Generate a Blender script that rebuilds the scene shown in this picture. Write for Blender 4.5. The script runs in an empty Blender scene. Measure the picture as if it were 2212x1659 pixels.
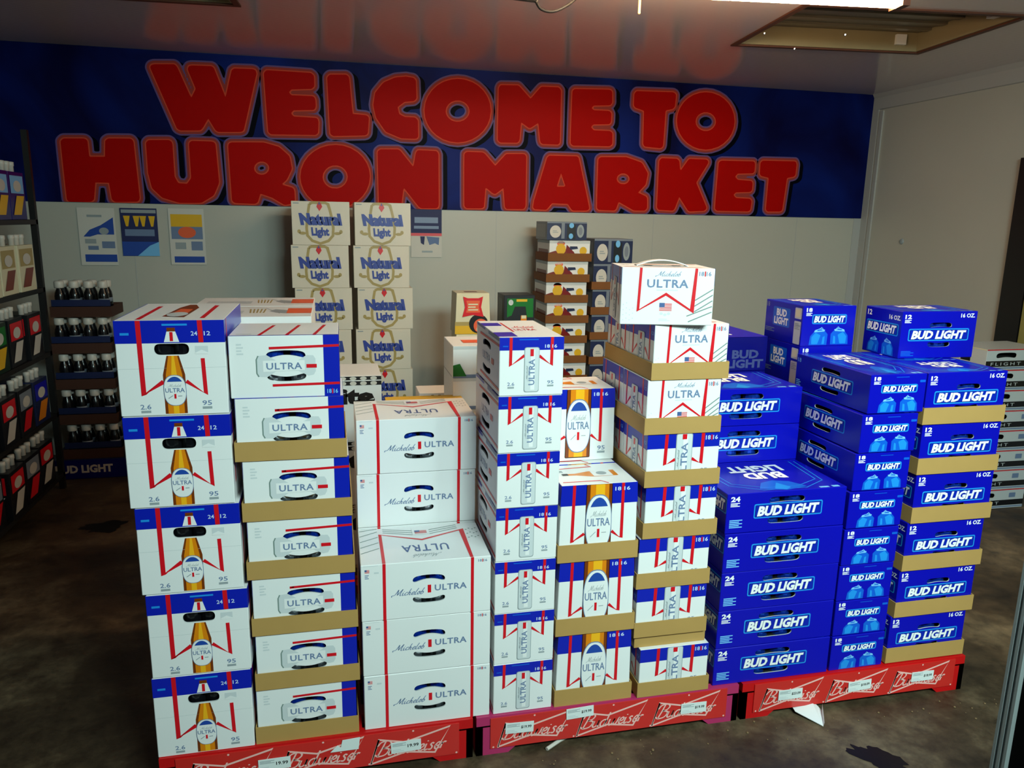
import bpy, math, random
import numpy as np
from mathutils import Vector, Matrix
from mathutils.geometry import tessellate_polygon
random.seed(7)
S = bpy.context.scene
COL = S.collection
PI = math.pi

# ------------------------------------------------------------------ camera
CAM_R = ((0.97435408, 0.02965006, -0.22305829),
         (-0.22428609, 0.20797957, -0.95207156),
         (0.01816259, 0.97768368, 0.20929584))
cd = bpy.data.cameras.new('camera')
cam = bpy.data.objects.new('camera', cd)
COL.objects.link(cam)
cd.sensor_fit = 'HORIZONTAL'
cd.sensor_width = 36.0
cd.lens = 36.0 * 1664.0 / 2212.0
cd.clip_start = 0.05
M = Matrix.Identity(4)
for i in range(3):
    for j in range(3):
        M[i][j] = CAM_R[i][j]
M[0][3], M[1][3], M[2][3] = 0.0, 0.0, 1.6
cam.matrix_world = M
S.camera = cam

# ------------------------------------------------------------------ world, exposure
S.view_settings.view_transform = 'Standard'
S.view_settings.look = 'None'
S.view_settings.exposure = 0.0
S.view_settings.gamma = 1.0
S.view_settings.use_curve_mapping = False
W = bpy.data.worlds.new('world')
S.world = W
W.use_nodes = True
W.node_tree.nodes['Background'].inputs[0].default_value = (0.55, 0.75, 1.0, 1)
W.node_tree.nodes['Background'].inputs[1].default_value = 0.025

def area(name, loc, target, sx, sy, power, color):
    l = bpy.data.lights.new(name, 'AREA')
    l.shape = 'RECTANGLE'; l.size = sx; l.size_y = sy
    l.energy = power; l.color = color
    o = bpy.data.objects.new(name, l); COL.objects.link(o)
    o.location = loc
    o.rotation_euler = (Vector(target) - Vector(loc)).to_track_quat('-Z', 'Y').to_euler()
    return o
# the shop's ceiling tubes behind the person taking the picture
main_light = area('shop_light', (1.15, -0.45, 2.5), (1.25, 2.1, 0.75), 1.4, 0.5, 66, (0.74, 1.0, 0.95))
main_light.data.spread = math.radians(118)
area('shop_light', (2.2, -0.4, 2.5), (1.6, 2.1, 0.6), 0.8, 0.3, 22, (0.78, 1.0, 0.96))

# ------------------------------------------------------------------ materials
MATS = {}
def lin(c):
    return tuple(((x / 255.0) / 12.92 if x / 255.0 <= 0.04045 else ((x / 255.0 + 0.055) / 1.055) ** 2.4) for x in c)
def mat(name, rgb, rough=0.4, metal=0.0, spec=0.5, vary=0.0, scale=8.0, bump=0.0, bscale=60.0, emit=0.0, coat=0.0, alpha=1.0, trans=0.0):
    if name in MATS:
        return MATS[name]
    m = bpy.data.materials.new(name); m.use_nodes = True
    nt = m.node_tree; b = nt.nodes['Principled BSDF']
    c = lin(rgb)
    b.inputs['Base Color'].default_value = (*c, 1)
    b.inputs['Roughness'].default_value = rough
    b.inputs['Metallic'].default_value = metal
    b.inputs['Specular IOR Level'].default_value = spec
    b.inputs['Coat Weight'].default_value = coat
    b.inputs['Alpha'].default_value = alpha
    b.inputs['Transmission Weight'].default_value = trans
    if emit:
        b.inputs['Emission Color'].default_value = (*c, 1)
        b.inputs['Emission Strength'].default_value = emit
    if vary or bump:
        tc = nt.nodes.new('ShaderNodeTexCoord')
        n = nt.nodes.new('ShaderNodeTexNoise')
        n.inputs['Scale'].default_value = scale; n.inputs['Detail'].default_value = 5
        nt.links.new(tc.outputs['Object'], n.inputs['Vector'])
        if vary:
            r = nt.nodes.new('ShaderNodeMapRange')
            r.inputs['To Min'].default_value = 1 - vary; r.inputs['To Max'].default_value = 1 + vary
            mx = nt.nodes.new('ShaderNodeVectorMath'); mx.operation = 'SCALE'
            mx.inputs[0].default_value = c
            nt.links.new(n.outputs['Fac'], r.inputs['Value'])
            nt.links.new(r.outputs['Result'], mx.inputs['Scale'])
            nt.links.new(mx.outputs['Vector'], b.inputs['Base Color'])
        if bump:
            n2 = nt.nodes.new('ShaderNodeTexNoise'); n2.inputs['Scale'].default_value = bscale
            nt.links.new(tc.outputs['Object'], n2.inputs['Vector'])
            bp = nt.nodes.new('ShaderNodeBump'); bp.inputs['Strength'].default_value = bump
            bp.inputs['Distance'].default_value = 0.01
            nt.links.new(n2.outputs['Fac'], bp.inputs['Height'])
            nt.links.new(bp.outputs['Normal'], b.inputs['Normal'])
    MATS[name] = m
    return m

mat('white_card', (232, 233, 232), 0.38, vary=0.02)
mat('grey_card', (196, 202, 203), 0.38)
mat('ivory_card', (222, 212, 194), 0.42)
mat('cream_card', (222, 214, 180), 0.4)
mat('ultra_blue', (8, 30, 172), 0.3)
mat('bud_blue', (4, 10, 172), 0.3)
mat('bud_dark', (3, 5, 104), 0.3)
mat('bud_cyan', (10, 92, 205), 0.3)
mat('bud_ice', (30, 140, 225), 0.3)
mat('bud_mid', (3, 34, 168), 0.3)
mat('pale_blue', (196, 212, 240), 0.35)
mat('bud_pale', (120, 190, 240), 0.3)
mat('white_ink', (240, 242, 242), 0.4)
mat('red_ink', (214, 14, 30), 0.35)
mat('dark_red_ink', (120, 10, 12), 0.35)
mat('navy_ink', (66, 92, 144), 0.4)
mat('label_blue', (28, 70, 160), 0.4)
mat('slate_ink', (108, 128, 162), 0.4)
mat('grey_ink', (150, 160, 164), 0.4)
mat('pale_ink', (205, 211, 213), 0.4)
mat('green_grey_ink', (120, 140, 134), 0.4)
mat('amber', (222, 128, 14), 0.3)
mat('amber_light', (244, 178, 30), 0.3)
mat('amber_dark', (118, 52, 10), 0.3)
mat('black_ink', (12, 12, 14), 0.35)
mat('hollow_shade', (7, 7, 10), 0.8)  # near-black that paints in the shade of carton openings
mat('kraft', (176, 138, 76), 0.75, vary=0.06, scale=14)
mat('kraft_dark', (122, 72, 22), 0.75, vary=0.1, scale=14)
mat('can_silver', (200, 206, 212), 0.22, 1.0)
mat('can_blue', (20, 70, 200), 0.22, 0.7)
mat('pallet_red', (198, 8, 12), 0.45, vary=0.05)
mat('pallet_magenta', (178, 44, 96), 0.45, vary=0.05)
mat('sign_red', (206, 40, 34), 0.28, vary=0.05, coat=0.4)
mat('sign_line', (240, 186, 178), 0.35)
mat('sticker', (222, 230, 228), 0.45)
mat('faint_ink', (64, 72, 120), 0.4)
mat('gold_ink', (172, 150, 88), 0.4)
mat('natural_blue', (46, 66, 156), 0.4)
mat('orange_ink', (232, 96, 52), 0.4)
mat('yellow_ink', (226, 176, 22), 0.4)
mat('brown_ink', (120, 36, 10), 0.4)
mat('green_ink', (10, 110, 34), 0.35)
mat('dark_green', (6, 36, 16), 0.35)
mat('black_card', (14, 15, 20), 0.4)
mat('navy_card', (22, 34, 74), 0.4)
mat('steel_card', (122, 130, 142), 0.35)
mat('bottle_dark', (14, 14, 18), 0.2)
mat('cap_white', (206, 200, 190), 0.4)
mat('rack_black', (16, 15, 15), 0.5)

# ------------------------------------------------------------------ mesh builder
class MB:
    def __init__(s):
        s.v = []; s.f = []; s.m = []; s.slots = []; s.smooth = False
    def slot(s, name):
        if name not in s.slots: s.slots.append(name)
        return s.slots.index(name)
    def add(s, verts, faces, m):
        k = len(s.v); i = s.slot(m)
        s.v += [tuple(x) for x in verts]
        for f in faces:
            s.f.append([a + k for a in f]); s.m.append(i)
    def box(s, x0, y0, z0, x1, y1, z1, m):
        v = [(x, y, z) for z in (z0, z1) for y in (y0, y1) for x in (x0, x1)]
        s.add(v, [(0, 2, 3, 1), (4, 5, 7, 6), (0, 1, 5, 4), (2, 6, 7, 3), (0, 4, 6, 2), (1, 3, 7, 5)], m)
    def prism(s, pts, y0, y1, m, axis='y'):
        """pts in (a, z); swept along y (or x)"""
        n = len(pts)
        if axis == 'y':
            v = [(a, y0, b) for a, b in pts] + [(a, y1, b) for a, b in pts]
        elif axis == 'x':
            v = [(y0, a, b) for a, b in pts] + [(y1, a, b) for a, b in pts]
        else:
            v = [(a, b, y0) for a, b in pts] + [(a, b, y1) for a, b in pts]
        tri = tessellate_polygon([[Vector((a, b, 0)) for a, b in pts]])
        f = [tuple(t) for t in tri] + [tuple(i + n for i in reversed(t)) for t in tri]
        f += [(i, (i + 1) % n, n + (i + 1) % n, n + i) for i in range(n)]
        s.add(v, f, m)
    def tube(s, path, r, m, n=8):
        path = [Vector(p) for p in path]; rings = []
        for i, p in enumerate(path):
            d = (path[min(i + 1, len(path) - 1)] - path[max(i - 1, 0)]).normalized()
            a = d.orthogonal().normalized() if i == 0 else (prev - d * prev.dot(d)).normalized()
            prev = a; b = d.cross(a)
            rr = r[i] if isinstance(r, (list, tuple)) else r
            rings.append([p + (a * math.cos(2 * PI * k / n) + b * math.sin(2 * PI * k / n)) * rr for k in range(n)])
        v = [q for R_ in rings for q in R_]
        f = [(i * n + k, i * n + (k + 1) % n, (i + 1) * n + (k + 1) % n, (i + 1) * n + k) for i in range(len(rings) - 1) for k in range(n)]
        f += [tuple(range(n - 1, -1, -1)), tuple((len(rings) - 1) * n + k for k in range(n))]
        s.add(v, f, m)
    def lathe(s, prof, m, cx=0, cy=0, n=14):
        """prof: (r, z)"""
        v = [(cx + r * math.cos(2 * PI * k / n), cy + r * math.sin(2 * PI * k / n), z) for r, z in prof for k in range(n)]
        f = [(i * n + k, i * n + (k + 1) % n, (i + 1) * n + (k + 1) % n, (i + 1) * n + k) for i in range(len(prof) - 1) for k in range(n)]
        f += [tuple(range(n - 1, -1, -1)), tuple((len(prof) - 1) * n + k for k in range(n))]
        s.add(v, f, m)
    def mesh(s, name):
        me = bpy.data.meshes.new(name)
        me.from_pydata(s.v, [], s.f)
        for x in s.slots: me.materials.append(MATS[x])
        me.polygons.foreach_set('material_index', s.m)
        if s.smooth: me.polygons.foreach_set('use_smooth', [True] * len(s.f))
        me.update()
        return me
    def build(s, name, parent=None, loc=(0, 0, 0), rz=0.0):
        o = bpy.data.objects.new(name, s.mesh(name)); COL.objects.link(o)
        o.location = loc; o.rotation_euler = (0, 0, rz)
        if parent: o.parent = parent
        return o

def tag(o, label, cat, group=None, kind=None):
    o['label'] = label; o['category'] = cat
    if group: o['group'] = group
    if kind: o['kind'] = kind
    return o
def struct(o):
    o['kind'] = 'structure'; return o
def empty(name, loc=(0, 0, 0), rz=0):
    o = bpy.data.objects.new(name, None); COL.objects.link(o)
    o.location = loc; o.rotation_euler = (0, 0, rz); o.empty_display_size = 0.1
    return o
def dup(o, loc, rz=0.0):
    c = o.copy(); COL.objects.link(c); c.location = loc; c.rotation_euler = (0, 0, rz)
    for ch in list(o.children):
        k = ch.copy(); COL.objects.link(k); k.parent = c
        for g in list(ch.children):
            q = g.copy(); COL.objects.link(q); q.parent = k
    return c
ORD = ['lowest', 'second', 'third', 'fourth', 'fifth', 'sixth', 'seventh', 'eighth', 'ninth']
def ordn(i, n):
    if i == n - 1: return 'topmost'
    if i == 0: return 'lowest'
    return ORD[i] + ' from the bottom'

# ------------------------------------------------------------------ lettering
TXT = {}
def text_mesh(s, bold=0.0, spacing=1.0):
    key = (s, bold, spacing)
    if key in TXT: return TXT[key]
    cu = bpy.data.curves.new('lettering', 'FONT')
    cu.body = s; cu.offset = bold; cu.resolution_u = 2; cu.space_character = spacing
    cu.fill_mode = 'FRONT'
    o = bpy.data.objects.new('lettering', cu)
    me = bpy.data.meshes.new_from_object(o)
    v = np.array([tuple(p.co[:2]) for p in me.vertices]); f = [tuple(p.vertices) for p in me.polygons]
    bpy.data.objects.remove(o); bpy.data.curves.remove(cu); bpy.data.meshes.remove(me)
    a, b = v.min(0), v.max(0)
    TXT[key] = ((v - a) / (b - a), f, (b - a)[0] / (b - a)[1])
    return TXT[key]

def smooth(pts, k=4):
    p = [np.array(q, float) for q in pts]; out = []
    if len(p) < 3: return p
    for i in range(len(p) - 1):
        a = p[max(i - 1, 0)]; b = p[i]; c = p[i + 1]; d = p[min(i + 2, len(p) - 1)]
        for t in np.linspace(0, 1, k, endpoint=False):
            out.append(0.5 * (2 * b + (c - a) * t + (2 * a - 5 * b + 4 * c - d) * t * t + (3 * b - a - 3 * c + d) * t ** 3))
    out.append(p[-1]); return out
SCRIPT = {
 'B': (0.66, [[(.12, 0), (.2, .5), (.25, 1.0)], [(-.1, .72), (.02, .98), (.4, 1.04), (.6, .85), (.5, .62), (.25, .55)], [(.25, .55), (.62, .42), (.52, .06), (.15, -.02), (-.06, .12)]]),
 'u': (0.42, [[(0, .45), (0, .1), (.12, 0), (.28, .15), (.3, .48)], [(.3, .48), (.3, .1), (.42, .02)]]),
 'd': (0.5, [[(.33, .40), (.2, .48), (.04, .38), (0, .18), (.1, .0), (.24, .06), (.33, .40)], [(.36, 1.0), (.34, .5), (.32, .12), (.40, .0), (.48, .06)]]),
 'w': (0.62, [[(0, .46), (.0, .2), (.1, 0), (.24, .14), (.3, .46)], [(.3, .46), (.28, .2), (.38, 0), (.52, .16), (.56, .48), (.62, .42)]]),
 'e': (0.32, [[(.02, .22), (.2, .26), (.24, .4), (.14, .48), (.02, .3), (.03, .08), (.14, 0), (.32, .1)]]),
 'i': (0.2, [[(0, .46), (0, .1), (.06, 0), (.18, .08)], [(.02, .62), (.035, .68)]]),
 's': (0.28, [[(.2, .42), (.1, .48), (.03, .38), (.16, .2), (.12, .02), (-.02, .05)]]),
 'r': (0.28, [[(0, .46), (0, 0)], [(0, .3), (.1, .46), (.22, .42)]]),
 'M': (0.72, [[(-.25, -.15), (-.3, .05), (-.1, .1), (.02, .3), (.12, .95)], [(.12, .95), (.2, .4), (.25, .1)], [(.25, .1), (.4, .6), (.55, 1)], [(.55, 1), (.5, .4), (.54, .05), (.66, 0)]]),
 'c': (0.28, [[(.22, .4), (.12, .47), (0, .25), (.06, .02), (.26, .08)]]),
 'h': (0.34, [[(.1, 1), (.04, .5), (0, 0)], [(.02, .25), (.14, .46), (.2, .3), (.18, .06), (.3, .02)]]),
 'l': (0.2, [[(.12, 1), (.04, .5), (0, .15), (.06, 0), (.18, .06)]]),
 'o': (0.32, [[(.12, .46), (0, .25), (.1, 0), (.24, .2), (.13, .46), (.3, .4)]]),
 'b': (0.3, [[(.12, 1), (.04, .5), (0, .1), (.1, 0), (.24, .2), (.14, .45), (.02, .3)]]),
}
def ribbon(pts, w):
    p = [np.array(q, float) for q in pts]; L = []; R_ = []
    for i in range(len(p)):
        a = p[max(i - 1, 0)]; c = p[min(i + 1, len(p) - 1)]
        d = c - a; d = d / (np.linalg.norm(d) + 1e-9)
        n = np.array([-d[1], d[0]]) * w / 2
        if 0 < i < len(p) - 1:
            d1 = p[i] - p[i - 1]; d1 = d1 / (np.linalg.norm(d1) + 1e-9)
            cs = max(abs(d1 @ d), 0.45); n = n / cs
        L.append(p[i] + n); R_.append(p[i] - n)
    n = len(p)
    return L + R_, [(i, n + i, n + i + 1, i + 1) for i in range(n - 1)]
def script_mesh(s, weight=0.09, shear=0.35):
    key = ('script', s, weight)
    if key in TXT: return TXT[key]
    V = []; F = []; x = 0.0
    for ch in s:
        adv, st = SCRIPT[ch]
        for q in st:
            v, f = ribbon(smooth(q), weight)
            k = len(V)
            V += [(a[0] + x + shear * a[1], a[1]) for a in v]; F += [tuple(i + k for i in t) for t in f]
        x += adv + 0.04
    v = np.array(V); a, b = v.min(0), v.max(0)
    TXT[key] = ((v - a) / (b - a), F, (b - a)[0] / (b - a)[1])
    return TXT[key]

# ------------------------------------------------------------------ printed faces of a carton
EPS = 0.0004
class Face:
    """one printed face; u, v run 0..1 across it"""
    def __init__(s, mb, o, ux, uy, n, w, h, eps=EPS):
        s.mb = mb; s.o = Vector(o); s.ux = Vector(ux); s.uy = Vector(uy); s.n = Vector(n); s.w = w; s.h = h; s.eps = eps
        s.asp = w / h
    def P(s, u, v, k):
        return s.o + s.ux * (u * s.w) + s.uy * (v * s.h) + s.n * (s.eps * k)
    def poly(s, pts, m, k=1):
        tri = tessellate_polygon([[Vector((a * s.w, b * s.h, 0)) for a, b in pts]])
        s.mb.add([s.P(a, b, k) for a, b in pts], [tuple(t) for t in tri], m)
    def rect(s, u0, v0, u1, v1, m, k=1):
        s.mb.add([s.P(u0, v0, k), s.P(u1, v0, k), s.P(u1, v1, k), s.P(u0, v1, k)], [(0, 1, 2, 3)], m)
    def ell(s, u, v, ru, rv, m, k=1, n=22, a0=0.0, a1=2 * PI, p=1.0):
        sg = lambda x: math.copysign(abs(x) ** p, x)
        pts = [(u + ru * sg(math.cos(a0 + (a1 - a0) * i / n)), v + rv * sg(math.sin(a0 + (a1 - a0) * i / n))) for i in range(n + (a1 - a0 < 6.2))]
        s.mb.add([s.P(a, b, k) for a, b in pts], [tuple(range(len(pts)))], m)
    def rrect(s, u0, v0, u1, v1, r, m, k=1):
        ru = r / s.w; rv = r / s.h; pts = []
        for cx, cy, a in ((u1 - ru, v1 - rv, 0), (u0 + ru, v1 - rv, 90), (u0 + ru, v0 + rv, 180), (u1 - ru, v0 + rv, 270)):
            for t in range(0, 91, 30):
                q = math.radians(a + t); pts.append((cx + ru * math.cos(q), cy + rv * math.sin(q)))
        s.mb.add([s.P(a, b, k) for a, b in pts], [tuple(range(len(pts)))], m)
    def line(s, pts, w, m, k=1):
        v, f = ribbon([(a * s.w, b * s.h) for a, b in pts], w)
        s.mb.add([s.P(a[0] / s.w, a[1] / s.h, k) for a in v], f, m)
    def glyph(s, t, u0, v0, u1, v1, m, k=1, rot=0, shear=0.0):
        v, f, _ = t; out = []
        for a, b in v:
            a = a * (1 - shear) + b * shear
            if rot == 90: a, b = 1 - b, a
            elif rot == 180: a, b = 1 - a, 1 - b
            elif rot == 270: a, b = b, 1 - a
            out.append(s.P(u0 + a * (u1 - u0), v0 + b * (v1 - v0), k))
        s.mb.add(out, f, m)
    def text(s, t, u0, v0, u1, v1, m, k=2, rot=0, bold=0.0, shear=0.0, spacing=1.0):
        s.glyph(text_mesh(t, bold, spacing), u0, v0, u1, v1, m, k, rot, shear)
    def script(s, t, u0, v0, u1, v1, m, k=2, rot=0, weight=0.08):
        s.glyph(script_mesh(t, weight), u0, v0, u1, v1, m, k, rot)
    def lines(s, u0, v0, u1, v1, n, m, k=1, fill=0.5):
        st = (v1 - v0) / n
        for i in range(n):
            s.rect(u0, v0 + i * st, u1 - (u1 - u0) * (0.25 if i % 2 else 0), v0 + i * st + st * fill, m, k)

def hole_shape(u, v, lu, tv, bow, n=18, bone=0.25):
    """grip hole outline: length lu, thickness tv, bowed by bow (all fractions)"""
    top = []; bot = []
    for i in range(n + 1):
        t = -math.cos(PI * i / n)
        c = v + bow * (1 - t * t) - bow * .5
        e = math.sqrt(max(0, 1 - abs(t) ** 8)) * (1 + bone * t * t) * tv / 2
        top.append((u + t * lu / 2, c + e)); bot.append((u + t * lu / 2, c - e))
    return top[::-1] + bot[1:-1]

class Carton:
    def __init__(s, w, d, h, body='white_card', eps=EPS, taper=0.0):
        s.w, s.d, s.h = w, d, h; s.mb = mb = MB(); s.body = body; s.cans = []; s.taper = taper; s.handles = []
        s.F = Face(mb, (-w / 2, -d / 2, 0), (1, 0, 0), (0, 0, 1), (0, -1, 0), w, h, eps)
        s.R = Face(mb, (w / 2, -d / 2, 0), (0, 1, 0), (0, 0, 1), (1, 0, 0), d, h, eps)
        s.L = Face(mb, (-w / 2, d / 2, 0), (0, -1, 0), (0, 0, 1), (-1, 0, 0), d, h, eps)
        s.T = Face(mb, (-w / 2, -d / 2, h), (1, 0, 0), (0, 1, 0), (0, 0, 1), w, d, eps)
        s.holes = {'F': [], 'L': [], 'R': []}
    def hole(s, face, *a, **k):
        s.holes[face].append(hole_shape(*a, **k))
    def shell(s, c=0.0016):
        w, d, h = s.w / 2, s.d / 2, s.h; mb = s.mb; B = s.body
        def V(sx, sy, sz, ax):
            p = [sx * w, sy * d, (h if sz > 0 else 0)]
            q = [sx * (w - c), sy * (d - c), (h - c if sz > 0 else c)]
            q[ax] = p[ax]; return tuple(q)
        idx = {}; vs = []
        for sx in (-1, 1):
            for sy in (-1, 1):
                for sz in (-1, 1):
                    for ax in range(3):
                        idx[(sx, sy, sz, ax)] = len(vs); vs.append(V(sx, sy, sz, ax))
        fs = []
        I = lambda a, b, c_, ax: idx[(a, b, c_, ax)]
        if not s.holes['L']: fs.append([I(-1, 1, -1, 0), I(-1, -1, -1, 0), I(-1, -1, 1, 0), I(-1, 1, 1, 0)])
        if not s.holes['R']: fs.append([I(1, -1, -1, 0), I(1, 1, -1, 0), I(1, 1, 1, 0), I(1, -1, 1, 0)])
        if not s.holes['F']: fs.append([I(-1, -1, -1, 1), I(1, -1, -1, 1), I(1, -1, 1, 1), I(-1, -1, 1, 1)])
        fs.append([I(1, 1, -1, 1), I(-1, 1, -1, 1), I(-1, 1, 1, 1), I(1, 1, 1, 1)])
        fs.append([I(-1, 1, -1, 2), I(1, 1, -1, 2), I(1, -1, -1, 2), I(-1, -1, -1, 2)])
        fs.append([I(-1, -1, 1, 2), I(1, -1, 1, 2), I(1, 1, 1, 2), I(-1, 1, 1, 2)])
        for a in (-1, 1):
            for b in (-1, 1):
                fs.append([I(a, b, -1, 0), I(a, b, -1, 1), I(a, b, 1, 1), I(a, b, 1, 0)])
                fs.append([I(a, -1, b, 0), I(a, -1, b, 2), I(a, 1, b, 2), I(a, 1, b, 0)])
                fs.append([I(-1, a, b, 1), I(-1, a, b, 2), I(1, a, b, 2), I(1, a, b, 1)])
                for e in (-1, 1): fs.append([I(a, b, e, 0), I(a, b, e, 1), I(a, b, e, 2)])
        mb.add(vs, fs, B)
        for key, face in (('F', s.F), ('L', s.L), ('R', s.R)):
            hs = s.holes[key]
            if not hs: continue
            cu, cv = c / face.w, c / face.h
            rings = [[(cu, cv), (1 - cu, cv), (1 - cu, 1 - cv), (cu, 1 - cv)]] + hs
            flat = [p for r in rings for p in r]
            tri = tessellate_polygon([[Vector((a * face.w, b * face.h, 0)) for a, b in r] for r in rings])
            mb.add([face.P(a, b, 0) for a, b in flat], [tuple(t) for t in tri], B)
            dp = 0.004 / face.eps
            for r in hs:      # rim, and a liner painted dark as inner shade: each grip its own part
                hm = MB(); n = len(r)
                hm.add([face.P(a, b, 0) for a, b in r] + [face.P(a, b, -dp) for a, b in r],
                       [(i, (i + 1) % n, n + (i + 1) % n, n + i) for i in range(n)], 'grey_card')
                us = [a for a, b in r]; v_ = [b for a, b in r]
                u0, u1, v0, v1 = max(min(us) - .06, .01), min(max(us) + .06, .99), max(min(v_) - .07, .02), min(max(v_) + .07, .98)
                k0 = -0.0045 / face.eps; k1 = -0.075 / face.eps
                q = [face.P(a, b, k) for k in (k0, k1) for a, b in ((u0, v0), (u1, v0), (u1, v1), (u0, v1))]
                hm.add(q, [(4, 5, 6, 7), (0, 1, 5, 4), (1, 2, 6, 5), (2, 3, 7, 6), (3, 0, 4, 7)], 'hollow_shade')
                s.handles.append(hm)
    def make(s, name, canmat=None, canname='can'):
        s.shell()
        if s.taper:
            for i, (x, y, z) in enumerate(s.mb.v):
                t = max(0, z / s.h - 0.55) / 0.45
                s.mb.v[i] = (x * (1 - s.taper * t), y, z)
        o = s.mb.build(name)
        for hm in s.handles: hm.build('handle', o)['label'] = 'grip opening with shade painted inside'
        if canmat:
            for (u, r, z0, z1) in s.cans:
                c = MB(); c.smooth = False
                c.lathe([(r * .8, z0), (r * .95, z0 + .004), (r, z0 + .01), (r, (z0 + z1) / 2 - .001)], canmat[0], n=16)
                c.lathe([(r, (z0 + z1) / 2 - .001), (r, z1 - .012), (r * .86, z1)], canmat[1], n=16)
                k = c.build(canname, o)
                k.location = (-s.w / 2 + u * s.w, -s.d / 2 + .012 + r, 0)
        PROTO.append(o)
        o.hide_render = False
        return o
PROTO = []      # first copies, moved to their first place on use
USED = set()
def put(proto, loc, rz=0.0):
    if proto.name not in USED:
        USED.add(proto.name); proto.location = loc; proto.rotation_euler = (0, 0, rz); return proto
    return dup(proto, loc, rz)

# ------------------------------------------------------------------ carton designs
def bottle_print(f, u, w, v0, vs, vn, k=1, top=None):
    """amber bottle: width w (fraction), from v0 up to shoulder vs, narrowing to vn"""
    h = w / 2
    f.poly([(u - h, v0), (u + h, v0), (u + h, vs), (u + h * .55, vn), (u - h * .55, vn), (u - h, vs)], 'amber_dark', k)
    g = h * .74
    f.poly([(u - g, v0), (u + g, v0), (u + g, vs), (u + h * .4, vn), (u - h * .4, vn), (u - g, vs)], 'amber', k + 1)
    g = h * .25
    f.poly([(u - g, v0), (u + g, v0), (u + g, vs), (u + h * .1, vn), (u - h * .1, vn), (u - g, vs)], 'amber_light', k + 2)
def oval_label(f, u, v, ru, rv, k=4):
    f.ell(u, v, ru, rv, 'slate_ink', k, n=32, p=.78); f.ell(u, v, ru * .95, rv * .965, 'white_card', k + 1, n=32, p=.78)
    f.ell(u, v + rv * .05, ru * .84, rv * .84, 'label_blue', k + 2, n=14, a0=math.radians(38), a1=math.radians(142))
    f.script('Michelob', u - ru * .62, v + rv * .2, u + ru * .6, v + rv * .42, 'grey_ink', k + 2, weight=.07)
    f.text('ULTRA', u - ru * .86, v - rv * .12, u + ru * .86, v + rv * .16, 'slate_ink', k + 3, bold=.01)
    f.rect(u - ru * .09, v - rv * .52, u + ru * .09, v - rv * .22, 'red_ink', k + 3)
    f.line([(u - ru * .6, v - rv * .5), (u - ru * .2, v - rv * .32)], .002, 'grey_ink', k + 3)
    f.line([(u + ru * .25, v - rv * .36), (u + ru * .6, v - rv * .36)], .002, 'grey_ink', k + 3)
def can_print(f, u, w, v0, v1, k=1, bar=True, txt=True):
    """an upright silver can with lettering running up it"""
    r = .006
    f.rrect(u - w / 2, v0, u + w / 2, v1, r, 'grey_ink', k)
    f.rrect(u - w / 2 * .92, v0 + .012, u + w / 2 * .92, v1 - .008, r, 'pale_ink', k + 1)
    f.rect(u - w * .08, v0 + .04, u + w * .2, v1 - .04, 'white_card', k + 2)
    if bar: f.rect(u - w * .11, v1 - .15 * (v1 - v0) / .76, u + w * .11, v1 - .03, 'red_ink', k + 3)
    if txt:
        d = v1 - v0
        f.text('ULTRA', u - w * .2, v0 + d * .16, u + w * .2, v0 + d * .74, 'slate_ink', k + 3, rot=90, bold=.02)
        f.script('Michelob', u - w * .36, v0 + d * .25, u - w * .26, v0 + d * .6, 'grey_ink', k + 3, rot=90, weight=.1)
def facts(f, ul, vl, ur, vr, s=1.0):
    a = .10 * s; b = .055 * s * min(f.asp, 1.3)
    f.text('2.6', ul - a * .55, vl, ul + a * .55, vl + b, 'slate_ink', 1, bold=.012)
    f.rect(ul - a * .5, vl - b * .75, ul + a * .5, vl - b * .25, 'grey_ink', 1)
    f.text('95', ur - a * .5, vr, ur + a * .5, vr + b, 'slate_ink', 1, bold=.012)
    f.rect(ur - a * .5, vr - b * .75, ur + a * .5, vr - b * .25, 'grey_ink', 1)
def eighteen(f, u, v, w, h, m, k=3, red=True):
    f.text('18', u - w / 2, v, u - w * .1, v + h, m, k, bold=.02)
    if red: f.rect(u - w * .05, v - h * .1, u + w * .05, v + h * 1.1, 'red_ink', k)
    f.text('16', u + w * .1, v, u + w / 2, v + h, m, k, bold=.02)
def flag(f, u, v, w, h, k=1):
    for i in range(7):
        f.rect(u, v + h * i / 7, u + w, v + h * (i + .55) / 7, 'red_ink', k)
    f.rect(u, v + h * .45, u + w * .42, v + h, 'navy_ink', k + 1)

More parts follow.
